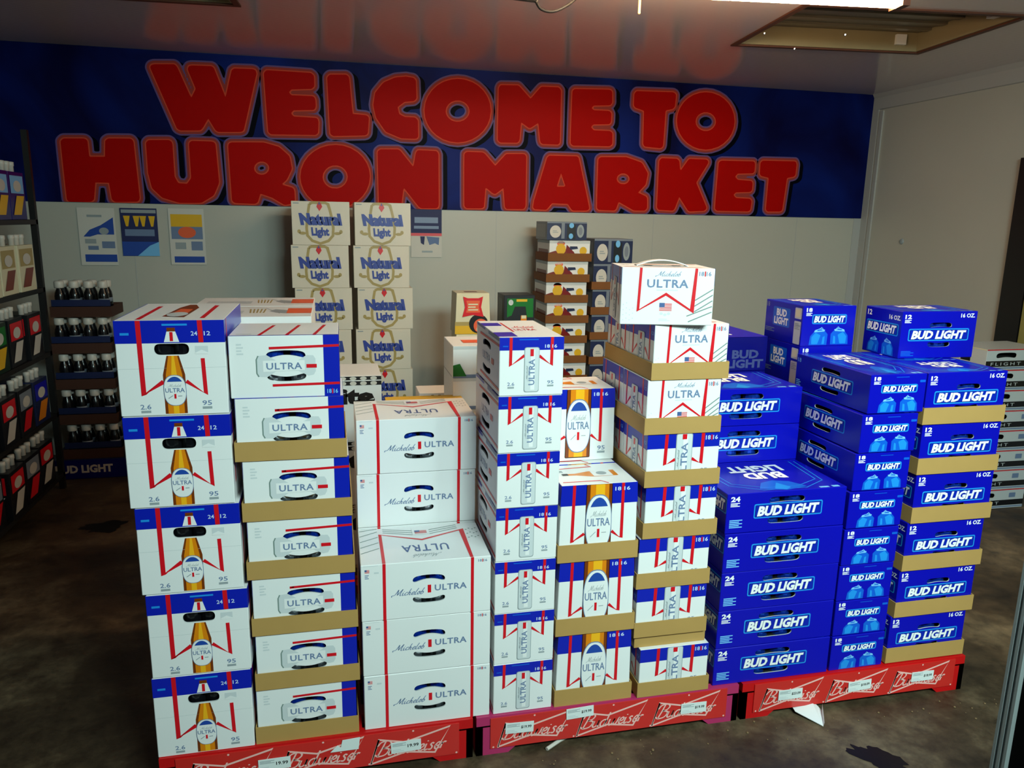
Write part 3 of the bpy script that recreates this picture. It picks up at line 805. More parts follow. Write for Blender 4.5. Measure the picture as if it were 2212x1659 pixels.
def floor_material():
    m = bpy.data.materials.new('floor_concrete'); m.use_nodes = True; MATS['floor_concrete'] = m
    nt = m.node_tree; b = nt.nodes['Principled BSDF']; L = nt.links.new
    tc = nt.nodes.new('ShaderNodeTexCoord')
    n1 = nt.nodes.new('ShaderNodeTexNoise'); n1.inputs['Scale'].default_value = 2.2; n1.inputs['Detail'].default_value = 8; n1.inputs['Roughness'].default_value = 0.65
    n2 = nt.nodes.new('ShaderNodeTexNoise'); n2.inputs['Scale'].default_value = 14; n2.inputs['Detail'].default_value = 9; n2.inputs['Roughness'].default_value = 0.7
    L(tc.outputs['Object'], n1.inputs['Vector']); L(tc.outputs['Object'], n2.inputs['Vector'])
    r1 = nt.nodes.new('ShaderNodeValToRGB')
    e = r1.color_ramp.elements
    e[0].position = 0.3; e[0].color = (*lin((32, 23, 15)), 1); e[1].position = 0.72; e[1].color = (*lin((132, 116, 92)), 1)
    q = r1.color_ramp.elements.new(0.5); q.color = (*lin((74, 60, 44)), 1)
    L(n1.outputs['Fac'], r1.inputs['Fac'])
    r2 = nt.nodes.new('ShaderNodeValToRGB'); r2.color_ramp.elements[0].position = 0.35; r2.color_ramp.elements[0].color = (.35, .33, .3, 1); r2.color_ramp.elements[1].position = 0.7; r2.color_ramp.elements[1].color = (1.25, 1.2, 1.1, 1)
    L(n2.outputs['Fac'], r2.inputs['Fac'])
    mx = nt.nodes.new('ShaderNodeMix'); mx.data_type = 'RGBA'; mx.blend_type = 'MULTIPLY'; mx.inputs[0].default_value = 0.85
    L(r1.outputs['Color'], mx.inputs[6]); L(r2.outputs['Color'], mx.inputs[7])
    L(mx.outputs[2], b.inputs['Base Color'])
    rr = nt.nodes.new('ShaderNodeMapRange'); rr.inputs['To Min'].default_value = 0.32; rr.inputs['To Max'].default_value = 0.7
    L(n2.outputs['Fac'], rr.inputs['Value']); L(rr.outputs['Result'], b.inputs['Roughness'])
    bp = nt.nodes.new('ShaderNodeBump'); bp.inputs['Strength'].default_value = 0.25; bp.inputs['Distance'].default_value = 0.01
    L(n2.outputs['Fac'], bp.inputs['Height']); L(bp.outputs['Normal'], b.inputs['Normal'])
floor_material()
def ceiling_material():
    m = bpy.data.materials.new('ceiling_metal'); m.use_nodes = True; MATS['ceiling_metal'] = m
    nt = m.node_tree; b = nt.nodes['Principled BSDF']; L = nt.links.new
    b.inputs['Base Color'].default_value = (*lin((226, 218, 218)), 1)
    b.inputs['Roughness'].default_value = 0.11; b.inputs['Metallic'].default_value = 0.0
    b.inputs['Specular IOR Level'].default_value = 0.7
    tc = nt.nodes.new('ShaderNodeTexCoord'); mp = nt.nodes.new('ShaderNodeMapping'); mp.inputs['Scale'].default_value = (0.6, 1, 1)
    wv = nt.nodes.new('ShaderNodeTexWave'); wv.bands_direction = 'Y'; wv.inputs['Scale'].default_value = 16
    L(tc.outputs['Object'], mp.inputs['Vector']); L(mp.outputs['Vector'], wv.inputs['Vector'])
    bp = nt.nodes.new('ShaderNodeBump'); bp.inputs['Strength'].default_value = 0.05; bp.inputs['Distance'].default_value = 0.004
    L(wv.outputs['Fac'], bp.inputs['Height']); L(bp.outputs['Normal'], b.inputs['Normal'])
ceiling_material()

m = MB(); m.add([(XL - .1, -1.4, 0), (XR + .1, -1.4, 0), (XR + .1, YB + .1, 0), (XL - .1, YB + .1, 0), (XL - .1, -1.4, -.05), (XR + .1, -1.4, -.05), (XR + .1, YB + .1, -.05), (XL - .1, YB + .1, -.05)],
          [(0, 1, 2, 3), (7, 6, 5, 4), (0, 4, 5, 1), (1, 5, 6, 2), (2, 6, 7, 3), (3, 7, 4, 0)], 'floor_concrete')
struct(m.build('floor'))
# rough dark damp patches on the floor
mat('damp', (9, 7, 5), 0.45, spec=0.3)
def blot(cx, cy, rx, ry, rot, seed, label):
    rnd = random.Random(seed); n = 46; pts = []
    for i in range(n):
        a = 2 * PI * i / n; r = 1 + .18 * math.sin(3 * a + seed) + .12 * math.sin(7 * a + 2 * seed) + rnd.uniform(-.12, .12)
        x, y = rx * r * math.cos(a), ry * r * math.sin(a)
        pts.append((cx + x * math.cos(rot) - y * math.sin(rot), cy + x * math.sin(rot) + y * math.cos(rot)))
    b = MB(); b.add([(x, y, .0012) for x, y in pts] + [(cx, cy, .0016)], [(i, (i + 1) % n, n) for i in range(n)], 'damp')
    tag(b.build('wet_patch'), label, 'puddle')
blot(1.60, 1.745, .10, .045, -1.0, 3, 'dark wet patch on the concrete floor in front of the right pallet')
blot(-1.194, 4.13, .10, .075, 0, 5, 'dark oval damp spot on the floor left of the bottle cartons')

def hole_rect(cx, cy, w, d, a):
    return [(cx + x * math.cos(a) - y * math.sin(a), cy + x * math.sin(a) + y * math.cos(a)) for x, y in ((-w / 2, -d / 2), (w / 2, -d / 2), (w / 2, d / 2), (-w / 2, d / 2))]
REC = [(2.755, 3.78, 1.08, .82, -.115), (-.995, 3.82, 1.08, .86, -.075)]
outer = [(XL, YN), (XR, YN), (XR, YB), (XL, YB)]
rings = [outer] + [hole_rect(*r) for r in REC]
tri = tessellate_polygon([[Vector((a, b, 0)) for a, b in r] for r in rings])
flat = [p for r in rings for p in r]
m = MB(); m.add([(a, b, ZC) for a, b in flat], [tuple(t) for t in tri], 'ceiling_metal')
m.box(XL, YN, ZC + .16, XR, YB, ZC + .2, 'trim_paint')
ceil = struct(m.build('ceiling'))
mat('recess_metal', (138, 130, 112), 0.35, 0.5, vary=.15, scale=4)
mat('recess_side', (150, 138, 104), 0.5, vary=.12, scale=5)
mat('rust_trim', (92, 50, 30), 0.6, vary=.2, scale=10)
for i, (cx, cy, w, d, a) in enumerate(REC):
    root = empty('ceiling_hatch', (cx, cy, ZC), a)
    tag(root, ('rectangular recessed metal hatch in the ceiling, beside the lit lamp at right', 'recessed metal hatch cut off at the top left of the ceiling')[i], 'hatch')
    p = MB(); n = 18
    for k in range(n):
        y0 = -d / 2 + d * k / n; z = .10 if k % 3 else .088
        p.box(-w / 2, y0, z, w / 2, y0 + d / n, .115, 'recess_metal')
    p.build('back_panel', root)
    s = MB(); t = .012
    s.box(-w / 2, d / 2 - t, 0, w / 2, d / 2, .115, 'recess_side'); s.box(-w / 2, -d / 2, 0, w / 2, -d / 2 + t, .115, 'recess_side')
    s.box(-w / 2, -d / 2 + t, 0, -w / 2 + t, d / 2 - t, .115, 'recess_side'); s.box(w / 2 - t, -d / 2 + t, 0, w / 2, d / 2 - t, .115, 'recess_side')
    s.build('side_panel', root)
    f = MB(); t = .03
    for (x0, y0, x1, y1) in ((-w / 2 - t, d / 2, w / 2 + t, d / 2 + t), (-w / 2 - t, -d / 2 - t, w / 2 + t, -d / 2), (-w / 2 - t, -d / 2, -w / 2, d / 2), (w / 2, -d / 2, w / 2 + t, d / 2)):
        f.box(x0, y0, -.008, x1, y1, 0, 'rust_trim')
    f.build('frame', root)
    if i == 0:
        for (x, y) in ((w / 2 - .12, d / 2 - .022), (w / 2 - .022, -.28)):
            c = MB(); c.box(x - .03, y - .01, .03, x + .03 if y > 0 else x + .01, y + .01 if y > 0 else y + .06, .085, 'white_card'); c.build('foam_clip', root)
        c = MB()
        for (x, y) in ((-.2, d / 2 + .005), (-.52, .1), (-.1, .05)): c.lathe([(.002, -.018), (.007, -.015), (.008, -.008)], 'can_silver', x, y, 8)
        c.build('screw', root)

def panel_wall(name, x0, y0, x1, y1, gaps):
    m = MB(); m.box(x0, y0, 0, x1, y1, ZC + .16, 'wall_paint')
    for g in gaps: m.box(*g, 'trim_paint')
    return struct(m.build(name))
panel_wall('wall_back', XL - .1, YB, XR + .1, YB + .1, [(x, YB - .002, 0, x + .004, YB, ZC) for x in (-1.25, -.05, 1.15, 2.35, 3.55)])
panel_wall('wall_right', XR, YN, XR + .1, YB, [])
panel_wall('wall_left', XL - .1, YN, XL, YB, [])
m = MB(); m.box(XR - .075, YB - .004, 0, XR, YB, ZC, 'trim_paint'); m.box(XR - .012, YB - .125, 0, XR, YB - .09, ZC - .13, 'trim_paint'); m.box(XR - .010, YB - .07, 0, XR, YB - .004, ZC - .02, 'trim_paint')
struct(m.build('trim_1'))
m = MB(); m.prism([(XR, ZC - .12), (XR - .012, ZC - .115), (XR - .012, ZC - .03), (XR - .03, ZC), (XR, ZC)], YN, YB, 'trim_paint')
m2 = MB(); m2.v = [(a, y, b) for a, y, b in m.v]; m2.f = m.f; m2.m = m.m; m2.slots = m.slots
struct(m2.build('trim_2'))
m = MB(); m.lathe([(.004, 0), (.018, .004), (.022, .012)], 'grey_ink', 0, 0, 10)
o = m.build('wall_plug', None, (XR - .012, 5.02, 1.49)); o.rotation_euler = (0, PI / 2, 0); tag(o, 'small grey plug on the bare right wall', 'wall plug')

# near jamb of the cold-room doorway, right edge of the picture
mat('jamb_metal', (168, 178, 178), 0.4, 0.2)
mat('gasket', (3, 3, 3), 0.9, spec=.1)
m = MB(); JX = .918; JY = .8
for k in range(5):
    y0 = JY - (k + 1) * .0046; m.box(JX - (.0 if k % 2 else .003), y0, 0, JX + .05, y0 + .0046, 2.3, 'jamb_metal')
m.box(JX + .004, .60, 0, JX + .12, JY - .0232, 2.3, 'gasket'); m.box(JX + .051, JY - .0232, 0, JX + .12, JY, 2.3, 'gasket')
struct(m.build('trim_3'))

# side doorway in the right wall: black frame and clear yellowed strip curtain
m = MB(); m.box(XR - .035, 3.88, 0, XR, 4.045, 2.02, 'rack_black'); m.box(XR - .035, 2.95, 0, XR, 3.02, 2.02, 'rack_black'); m.box(XR - .035, 3.02, 1.95, XR, 3.88, 2.02, 'rack_black')
m.box(XR - .01, 3.02, 0, XR - .002, 3.88, 1.95, 'grey_ink')
struct(m.build('door_1'))
mat('pvc', (160, 150, 84), 0.2, alpha=0.8, coat=.4)
root = empty('strip_curtain', (XR - .045, 3.355, .56)); tag(root, 'yellowed plastic strip curtain in the black framed side doorway', 'curtain')
for k in range(6):
    y = .43 - k * .155; s = MB(); n = 6; pts = []
    for i in range(n + 1):
        t = -1 + 2 * i / n; pts.append((.009 * (1 - t * t) * (1 if k % 2 else .3), y + t * .075))
    v = [(x + dx, q, z) for dx in (0, .003) for z in (.02 + .02 * (k % 3), .99) for x, q in pts]; mm = n + 1
    fs = [(i, i + 1, mm + i + 1, mm + i) for i in range(n)] + [(2 * mm + i, 3 * mm + i, 3 * mm + i + 1, 2 * mm + i + 1) for i in range(n)]
    s.add(v, fs, 'pvc'); s.build('strip', root)
s = MB(); s.box(-.012, -.45, .97, .016, .51, 1.04, 'rack_black'); s.build('rail', root)

# ------------------------------------------------------------------ lamp
LA, LB = Vector((0.86, 3.055, 2.455)), Vector((2.225, 2.874, 2.455))
ang = math.atan2(LB.y - LA.y, LB.x - LA.x); LL = (LB - LA).length; mid = (LA + LB) / 2
root = empty('ceiling_lamp', (mid.x, mid.y, ZC), ang); tag(root, 'long lit strip lamp hanging below the ceiling at top right', 'lamp')
mat('lamp_glow', (255, 216, 168), 0.4, emit=54.0)
h = MB(); h.box(-LL / 2, -.022, -.090, LL / 2, .022, -.065, 'trim_paint'); h.build('housing', root)
d = MB(); d.prism([(-.024, -.082), (-.044, -.095), (-.052, -.113), (-.044, -.133), (0, -.145), (.044, -.133), (.052, -.113), (.044, -.095), (.024, -.082)], -LL / 2 + .02, LL / 2 - .015, 'lamp_glow', 'x'); d.build('diffuser', root)
for sx in (-1, 1):
    e = MB(); e.box(sx * LL / 2 - .018, -.05, -.145, sx * LL / 2 + .012, .05, -.06, 'rust_trim'); e.build('end_cap', root)
    e = MB(); e.tube([(sx * LL * .3, 0, -.065), (sx * LL * .3, 0, 0)], .006, 'rack_black', 6); e.build('hanger', root)
# loose cable and pull rod under the ceiling
mat('cable_grey', (22, 21, 21), 0.6)
root = empty('cable_bracket', (0.80, 3.25, ZC)); tag(root, 'black bracket and loose grey cable hanging from the ceiling', 'cable')
b = MB(); b.tube([(-.16, .03, 0), (-.14, .01, -.10), (-.12, 0, -.123), (.03, 0, -.128)], .008, 'rack_black'); b.tube([(.045, 0, 0), (.045, 0, -.07), (.03, 0, -.135)], [.017, .015, .009], 'rack_black'); b.build('bracket', root)
b = MB(); b.smooth = True; b.tube([tuple(q) for q in smooth([(.028, 0, -.125), (.05, -.01, -.160), (.10, -.02, -.168), (.16, -.03, -.14), (.21, -.05, -.10), (.27, -.06, -.085), (.34, -.02, 0)], 6)], .006, 'cable_grey'); b.build('cable', root)
mat('rod_tan', (206, 172, 122), .5)
b = MB(); b.tube([(0, 0, 0), (0, 0, -.158)], .0055, 'rod_tan', 8); b.lathe([(.002, -.16), (.0058, -.157), (.0058, -.15)], 'rod_tan', 0, 0, 8)
tag(b.build('pull_rod', None, (1.255, 3.20, ZC)), 'thin tan rod hanging straight down from the ceiling', 'rod')

# ------------------------------------------------------------------ banner
def sdf(rings, X, Y):
    D = np.full(X.shape, 1e9); inside = np.zeros(X.shape, bool)
    for r in rings:
        n = len(r)
        for i in range(n):
            (ax, ay), (bx, by) = r[i], r[(i + 1) % n]
            dx, dy = bx - ax, by - ay
            t = np.clip(((X - ax) * dx + (Y - ay) * dy) / (dx * dx + dy * dy + 1e-12), 0, 1)
            D = np.minimum(D, np.hypot(X - ax - t * dx, Y - ay - t * dy))
            if ay != by:
                c = ((ay > Y) != (by > Y)) & (X < (bx - ax) * (Y - ay) / (by - ay) + ax)
                inside ^= c
    return np.where(inside, -D, D)
def contours(F, xs, ys, iso):
    G = F - iso; B = G < 0; nx, ny = len(xs), len(ys); nxt = {}
    def pt(e):
        k, i, j = e
        if k == 'h':
            t = G[j, i] / (G[j, i] - G[j, i + 1]); return (xs[i] + t * (xs[i + 1] - xs[i]), ys[j])
        t = G[j, i] / (G[j, i] - G[j + 1, i]); return (xs[i], ys[j] + t * (ys[j + 1] - ys[j]))
    code = B[:-1, :-1] * 1 + B[:-1, 1:] * 2 + B[1:, 1:] * 4 + B[1:, :-1] * 8
    TAB = {1: [('b', 'l')], 2: [('r', 'b')], 3: [('r', 'l')], 4: [('t', 'r')], 5: [('b', 'r'), ('t', 'l')], 6: [('t', 'b')], 7: [('t', 'l')], 8: [('l', 't')], 9: [('b', 't')],
           10: [('l', 'b'), ('r', 't')], 11: [('r', 't')], 12: [('l', 'r')], 13: [('b', 'r')], 14: [('l', 'b')]}
    for j, i in np.argwhere((code > 0) & (code < 15)):
        ed = {'b': ('h', i, j), 't': ('h', i, j + 1), 'l': ('v', i, j), 'r': ('v', i + 1, j)}
        for a, b in TAB[int(code[j, i])]: nxt[ed[a]] = ed[b]
    loops = []
    while nxt:
        a = next(iter(nxt)); L_ = []
        while a in nxt:
            L_.append(pt(a)); a = nxt.pop(a)
        out = [L_[0]]
        for q in range(1, len(L_) - 1):      # drop near-straight points
            p, c, n = np.array(out[-1]), np.array(L_[q]), np.array(L_[q + 1])
            u, v = c - p, n - c
            if abs(u[0] * v[1] - u[1] * v[0]) > 2e-7 * 40 or np.hypot(*u) > .06: out.append(L_[q])
        if len(out) > 3: loops.append(out)
    return loops

s1, s3 = 740 / 2212, 812 / 2212
def c1(p): return [(x * s1, y * s1) for x, y in p]
def c2(p): return [(700 + x * s1, y * s1) for x, y in p]
def c3(p): return [(1400 + x * s3, y * s3) for x, y in p]
def oval(cx, cy, rx, ry, n=28): return [(cx + rx * math.cos(2 * PI * i / n), cy + ry * math.sin(2 * PI * i / n)) for i in range(n)]
LETTERS = [
 [c1([(965, 418), (1135, 418), (1235, 640), (1268, 575), (1205, 425), (1375, 430), (1458, 640), (1500, 445), (1660, 450), (1570, 850), (1400, 850), (1345, 760), (1300, 840), (1150, 840)])],
 [c1([(1705, 455), (2025, 475), (2028, 572), (1880, 575), (1862, 597), (1880, 618), (2033, 624), (2038, 708), (1895, 710), (1875, 732), (1895, 755), (2055, 765), (2052, 870), (1735, 865)])],
 [c2([(22, 485), (158, 485), (182, 738), (288, 748), (280, 872), (42, 877)])],
 [c2([(590, 508), (595, 650), (520, 655), (472, 690), (482, 738), (520, 758), (603, 762), (606, 895), (500, 892), (400, 850), (338, 760), (320, 680), (332, 600), (385, 535), (460, 503), (530, 497)])],
 [c2(oval(862, 715, 212, 203)), c2(oval(862, 718, 80, 72, 18))],
 [c2([(1130, 552), (1255, 554), (1333, 642), (1402, 562), (1528, 567), (1520, 932), (1398, 928), (1385, 790), (1327, 828), (1270, 785), (1258, 920), (1122, 918)])],
 [c2([(1605, 577), (1858, 582), (1858, 678), (1740, 680), (1722, 697), (1740, 714), (1853, 719), (1850, 800), (1735, 802), (1720, 822), (1740, 844), (1860, 849), (1858, 943), (1592, 938)])],
 [[(1371, 197.5), (1460, 200.5), (1456.5, 234), (1437, 238), (1431, 320), (1389.5, 316), (1391.5, 239), (1369, 231)]],
 [c3(oval(338, 712, 168, 167)), c3(oval(338, 716, 62, 58, 18))],
 [c1([(393, 897), (562, 897), (574, 1015), (682, 1015), (682, 897), (858, 897), (903, 1300), (728, 1302), (708, 1178), (614, 1175), (605, 1300), (437, 1303)])],
 [c1([(945, 907), (1110, 907), (1125, 1140), (1150, 1185), (1210, 1190), (1238, 1150), (1222, 912), (1388, 917), (1413, 1180), (1380, 1260), (1300, 1308), (1160, 1308), (1050, 1275), (985, 1215), (960, 1120)])],
 [c1([(1475, 922), (1700, 922), (1800, 950), (1868, 1010), (1883, 1090), (1850, 1160), (1812, 1192), (1898, 1217), (1903, 1308), (1840, 1323), (1760, 1275), (1680, 1247), (1660, 1315), (1502, 1308)]), c1(oval(1690, 1086, 52, 46, 14))],
 [c2(oval(72, 1140, 222, 202)), c2(oval(72, 1143, 84, 78, 18))],
 [c2([(347, 967), (485, 967), (578, 1085), (597, 972), (736, 977), (738, 1343), (620, 1343), (512, 1205), (495, 1338), (357, 1338)])],
 [c2([(907, 982), (1030, 987), (1105, 1075), (1175, 997), (1303, 997), (1298, 1348), (1170, 1348), (1160, 1210), (1100, 1255), (1040, 1205), (1030, 1343), (907, 1343)])],
 [c2([(1445, 1007), (1640, 1012), (1713, 1358), (1602, 1358), (1575, 1315), (1470, 1310), (1435, 1353), (1342, 1348)]), c2([(1530, 1112), (1562, 1208), (1498, 1208)])],
 [c2([(1772, 1017), (1950, 1017), (2050, 1052), (2088, 1120), (2075, 1190), (2022, 1245), (2083, 1272), (2083, 1358), (2000, 1358), (1900, 1300), (1880, 1358), (1762, 1353)]), c2(oval(1930, 1155, 44, 38, 14))],
 [c3([(67, 932), (180, 937), (187, 1012), (240, 937), (362, 942), (280, 1075), (348, 1238), (237, 1243), (182, 1155), (150, 1238), (52, 1233)])],
 [c3([(417, 947), (628, 952), (623, 1018), (525, 1020), (508, 1040), (525, 1060), (613, 1067), (608, 1128), (515, 1130), (498, 1147), (515, 1167), (608, 1172), (598, 1243), (392, 1238)])],
 [c3([(662, 947), (873, 952), (863, 1038), (815, 1045), (785, 1243), (692, 1243), (710, 1045), (657, 1033)])],
]
def to_wall(p, Y):
    d = Vector(((p[0] - 1106) / 1664, -(p[1] - 829.5) / 1664, -1))
    w = Vector([sum(CAM_R[i][j] * d[j] for j in range(3)) for i in range(3)])
    t = Y / w[1]
    return (w[0] * t, 1.6 + w[2] * t)
def banner_material():
    m = bpy.data.materials.new('banner_blue'); m.use_nodes = True; MATS['banner_blue'] = m
    nt = m.node_tree; b = nt.nodes['Principled BSDF']; L = nt.links.new
    tc = nt.nodes.new('ShaderNodeTexCoord'); n = nt.nodes.new('ShaderNodeTexNoise'); n.inputs['Scale'].default_value = 0.9; n.inputs['Detail'].default_value = 4; n.inputs['Distortion'].default_value = 1.2
    L(tc.outputs['Object'], n.inputs['Vector'])
    r = nt.nodes.new('ShaderNodeValToRGB'); e = r.color_ramp.elements
    e[0].position = .36; e[0].color = (*lin((2, 2, 56)), 1); e[1].position = .72; e[1].color = (*lin((5, 34, 120)), 1)
    L(n.outputs['Fac'], r.inputs['Fac']); L(r.outputs['Color'], b.inputs['Base Color'])
    b.inputs['Roughness'].default_value = 0.5; b.inputs['Specular IOR Level'].default_value = 0.1
banner_material()
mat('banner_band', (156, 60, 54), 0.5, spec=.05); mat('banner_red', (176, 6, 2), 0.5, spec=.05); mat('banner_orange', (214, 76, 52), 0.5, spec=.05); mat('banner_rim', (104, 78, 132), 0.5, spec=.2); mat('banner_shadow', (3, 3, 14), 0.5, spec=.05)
YW = YB - .008
m = MB(); m.box(XL + .02, YW, 1.655, XR - .014, YB - .0045, ZC - .001, 'banner_blue')
for rings_ in LETTERS:
    R2 = [[to_wall(p, YW) for p in r] for r in rings_]
    xs_ = [p[0] for p in R2[0]]; zs_ = [p[1] for p in R2[0]]
    g = .0085
    xs = np.arange(min(xs_) - .08, max(xs_) + .1, g); ys = np.arange(min(zs_) - .1, max(zs_) + .08, g)
    X, Y = np.meshgrid(xs, ys); er = contours(sdf(R2, X, Y), xs, ys, -.015); Fd = sdf(er, X, Y) - .015   # rounded corners
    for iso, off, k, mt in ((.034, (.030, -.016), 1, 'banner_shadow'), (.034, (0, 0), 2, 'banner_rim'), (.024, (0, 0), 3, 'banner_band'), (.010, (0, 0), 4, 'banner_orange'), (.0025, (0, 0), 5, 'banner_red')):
        lo = contours(Fd, xs, ys, iso)
        if not lo: continue
        tri = tessellate_polygon([[Vector((a, b, 0)) for a, b in q] for q in lo])
        fl = [p for q in lo for p in q]
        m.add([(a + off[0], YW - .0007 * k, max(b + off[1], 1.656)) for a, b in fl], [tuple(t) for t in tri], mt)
o = m.build('banner'); tag(o, 'wide blue wall banner with red letters reading WELCOME TO HURON MARKET', 'banner')

# ------------------------------------------------------------------ posters under the banner
mat('poster_white', (206, 204, 196), .6); mat('poster_blue', (16, 66, 158), .6); mat('poster_navy', (14, 26, 84), .6)
def poster(x0, y0, x1, y1, label, art):
    a = to_wall((x0, y0), YB - .004); b = to_wall((x1, y1), YB - .004)
    w, h = b[0] - a[0], a[1] - b[1]
    mb = MB(); mb.box(0, 0, 0, w, .0015, h, 'poster_white')
    f = Face(mb, (0, 0, 0), (1, 0, 0), (0, 0, 1), (0, -1, 0), w, h, .0006); art(f)
    tag(mb.build('poster', None, (a[0], YB - .008, b[1])), label, 'poster')
def p_white(f):
    f.poly([(.12, .50), (.3, .62), (.6, .70), (.95, .84), (.95, .54), (.5, .54), (.3, .50)], 'poster_blue'); f.rect(.25, .84, .65, .88, 'grey_ink'); f.ell(.68, .6, .13, .06, 'grey_ink', 2)
    f.rect(.15, .38, .45, .46, 'grey_ink'); f.rect(.22, .27, .5, .34, 'slate_ink'); f.rect(.6, .3, .95, .42, 'slate_ink'); f.rect(.12, .06, .98, .19, 'poster_blue')
def p_navy(f):
    f.rect(0, .25, 1, 1, 'poster_navy'); f.rect(.03, .9, .97, .97, 'grey_ink', 2)
    for u in (.08, .34, .52, .76): f.poly([(u, .84), (u + .18, .84), (u + .12, .62), (u + .06, .62)], 'yellow_ink', 2)
    f.rect(.1, .42, .9, .56, 'slate_ink', 2); f.rect(0, 0, 1, .3, 'poster_blue', 2); f.poly([(.4, 0), (1, 0), (1, .3), (.75, .22)], 'bud_pale', 3)
def p_gold(f):
    f.rect(.06, .66, .94, .9, 'yellow_ink'); f.rect(.06, .46, .94, .68, 'slate_ink', 2); f.ell(.5, .58, .25, .1, 'orange_ink', 3)
    f.rect(.15, .28, .45, .40, 'grey_ink'); f.rect(.6, .26, .92, .42, 'slate_ink'); f.rect(.1, .04, .95, .15, 'poster_blue')
def p_game(f):
    f.rect(0, .5, 1, 1, 'poster_navy'); f.rect(.12, .72, .88, .84, 'slate_ink', 2); f.rect(.1, .6, .9, .66, 'slate_ink', 2)
    f.rect(0, .45, 1, .51, 'red_ink', 2); f.poly([(.3, .44), (.45, .44), (.42, .26), (.32, .3)], 'poster_navy', 2); f.poly([(.5, .44), (.92, .42), (.9, .26), (.78, .3), (.6, .26)], 'navy_ink', 2); f.rect(.35, .1, .7, .14, 'grey_ink', 2)
poster(165, 448, 257, 573, 'leftmost small poster below the banner, white with a blue swoosh', p_white)
poster(258, 449, 346, 553, 'dark blue small poster with yellow lettering, second from the left below the banner', p_navy)
poster(362, 450, 447, 572, 'small white poster with a yellow top and blue foot below the banner', p_gold)
poster(887, 452, 954, 556, 'small navy and white poster below the banner, right of the cream cartons', p_game)

# ------------------------------------------------------------------ pallets
PALLETS = [(-.505, .372, 'pallet_red', 'left'), (.383, 1.252, 'pallet_magenta', 'middle'), (1.266, 2.127, 'pallet_red', 'right')]
PY0, PY1, PZ = 2.02, 3.05, .13
def bowtie_sign(f, u0, u1):
    w = u1 - u0; q = lambda a, b: (u0 + a * w, b)
    f.line([q(.0, .04), q(.10, .80), q(.42, .62), q(.97, .96), q(.78, .16), q(.42, .30), q(.0, .04), q(.10, .80)], .0055, 'sign_line', 1)
    f.script('Budweiser', u0 + .04 * w, .24, u0 + .93 * w, .76, 'sign_line', 2, weight=.095)
for pi, (x0, x1, pm, side) in enumerate(PALLETS):
    w = x1 - x0; root = empty('display_pallet', ((x0 + x1) / 2, (PY0 + PY1) / 2, 0))
    tag(root, {'left': 'red plastic display pallet under the left stacks, cut off at the bottom', 'middle': 'pinkish red plastic display pallet in the middle under white cartons', 'right': 'red plastic display pallet on the right under blue cartons'}[side], 'pallet', 'plastic display pallets under the front stacks')
    a, b = w / 2, (PY1 - PY0) / 2
    d = MB()
    d.box(-a, -b, .095, a, -b + .025, PZ, pm); d.box(-a, b - .025, .095, a, b, PZ, pm)
    d.box(-a, -b + .025, .095, -a + .025, b - .025, PZ, pm); d.box(a - .025, -b + .025, .095, a, b - .025, PZ, pm)
    x = -a + .045
    while x < a - .045:
        d.box(x, -b + .025, .10, x + .022, b - .025, PZ, pm); x += .044
    for y in (-b + .09, -b + .3, 0, b - .3, b - .09): d.box(-a + .025, y, .098, a - .025, y + .05, PZ - .001, pm)
    d.build('deck', root)
    for yy, nm in ((-b, 'front_skirt'), (b - .02, 'rear_skirt')):
        s = MB(); s.prism([(-a, 0), (-a + .10, 0), (-a + .14, .034), (a - .14, .034), (a - .10, 0), (a, 0), (a, .1), (-a, .1)], yy, yy + .02, pm); s.build(nm, root)
    for xx in (-a, a - .02):
        s = MB(); s.prism([(-b, 0), (-b + .14, 0), (-b + .18, .05), (b - .18, .05), (b - .14, 0), (b, 0), (b, .1), (-b, .1)], xx, xx + .02, pm, 'x'); s.build('side_skirt', root)
    for ox in (-a + .05, -.06, a - .17):
        for oy in (-.08, b - .2): 
            s = MB(); s.box(ox, oy, 0, ox + .12, oy + .12, .1, pm); s.build('foot', root)
    sw = w - .085; s = MB(); s.box(-sw / 2, -b - .004, .022, sw / 2, -b - .0005, .124, 'sign_red')
    f = Face(s, (-sw / 2, -b - .004, .022), (1, 0, 0), (0, 0, 1), (0, -1, 0), sw, .102, .0005)
    for k in range(3): bowtie_sign(f, .03 + k * .32, .03 + k * .32 + .305)
    for k in range(7): f.ell(.012 + k * .163, .95 if k % 2 else .05, .004, .03, 'sign_line', 1, n=8)
    sg = s.build('sign_panel', root); sg['label'] = 'red sign strip with white bow tie lettering'
    prices = {'left': [(.33, .5, '19.99'), (.80, .5, '19.99')], 'middle': [(.115, .62, '$19.99'), (.36, .86, '$19.99'), (.85, .50, '$19.99')], 'right': [(.17, .52, '$23.09'), (.51, .50, '$18.09'), (.83, .54, '$18.99')]}[side]
    for (u, v, t) in prices:
        s = MB(); ww, hh = .088, .036
        s.box(-ww / 2, -.0012, -hh / 2, ww / 2, 0, hh / 2, 'sticker')
        g = Face(s, (-ww / 2, -.0012, -hh / 2), (1, 0, 0), (0, 0, 1), (0, -1, 0), ww, hh, .0004)
        g.text(t, .55, .38, .92, .68, 'black_ink', 1, bold=.02); g.lines(.05, .62, .5, .92, 3, 'grey_ink', 1, .5); g.lines(.05, .12, .42, .4, 2, 'pale_ink', 1, .5)
        k = s.build('price_sticker', sg, (-sw / 2 + u * sw, -b - .0062, .022 + v * .102)); k.rotation_euler = (0, random.uniform(-.05, .08), 0); k['label'] = 'white price sticker on the red sign'
    if side == 'left':
        s = MB(); s.prism([(0, 0), (.02, .02), (.03, .012), (.035, .035), (.085, .038), (.08, .0)], -.0012, 0, 'sticker'); k = s.build('torn_label', sg, (.02, -b - .0062, .085)); k['label'] = 'torn white label remnant'

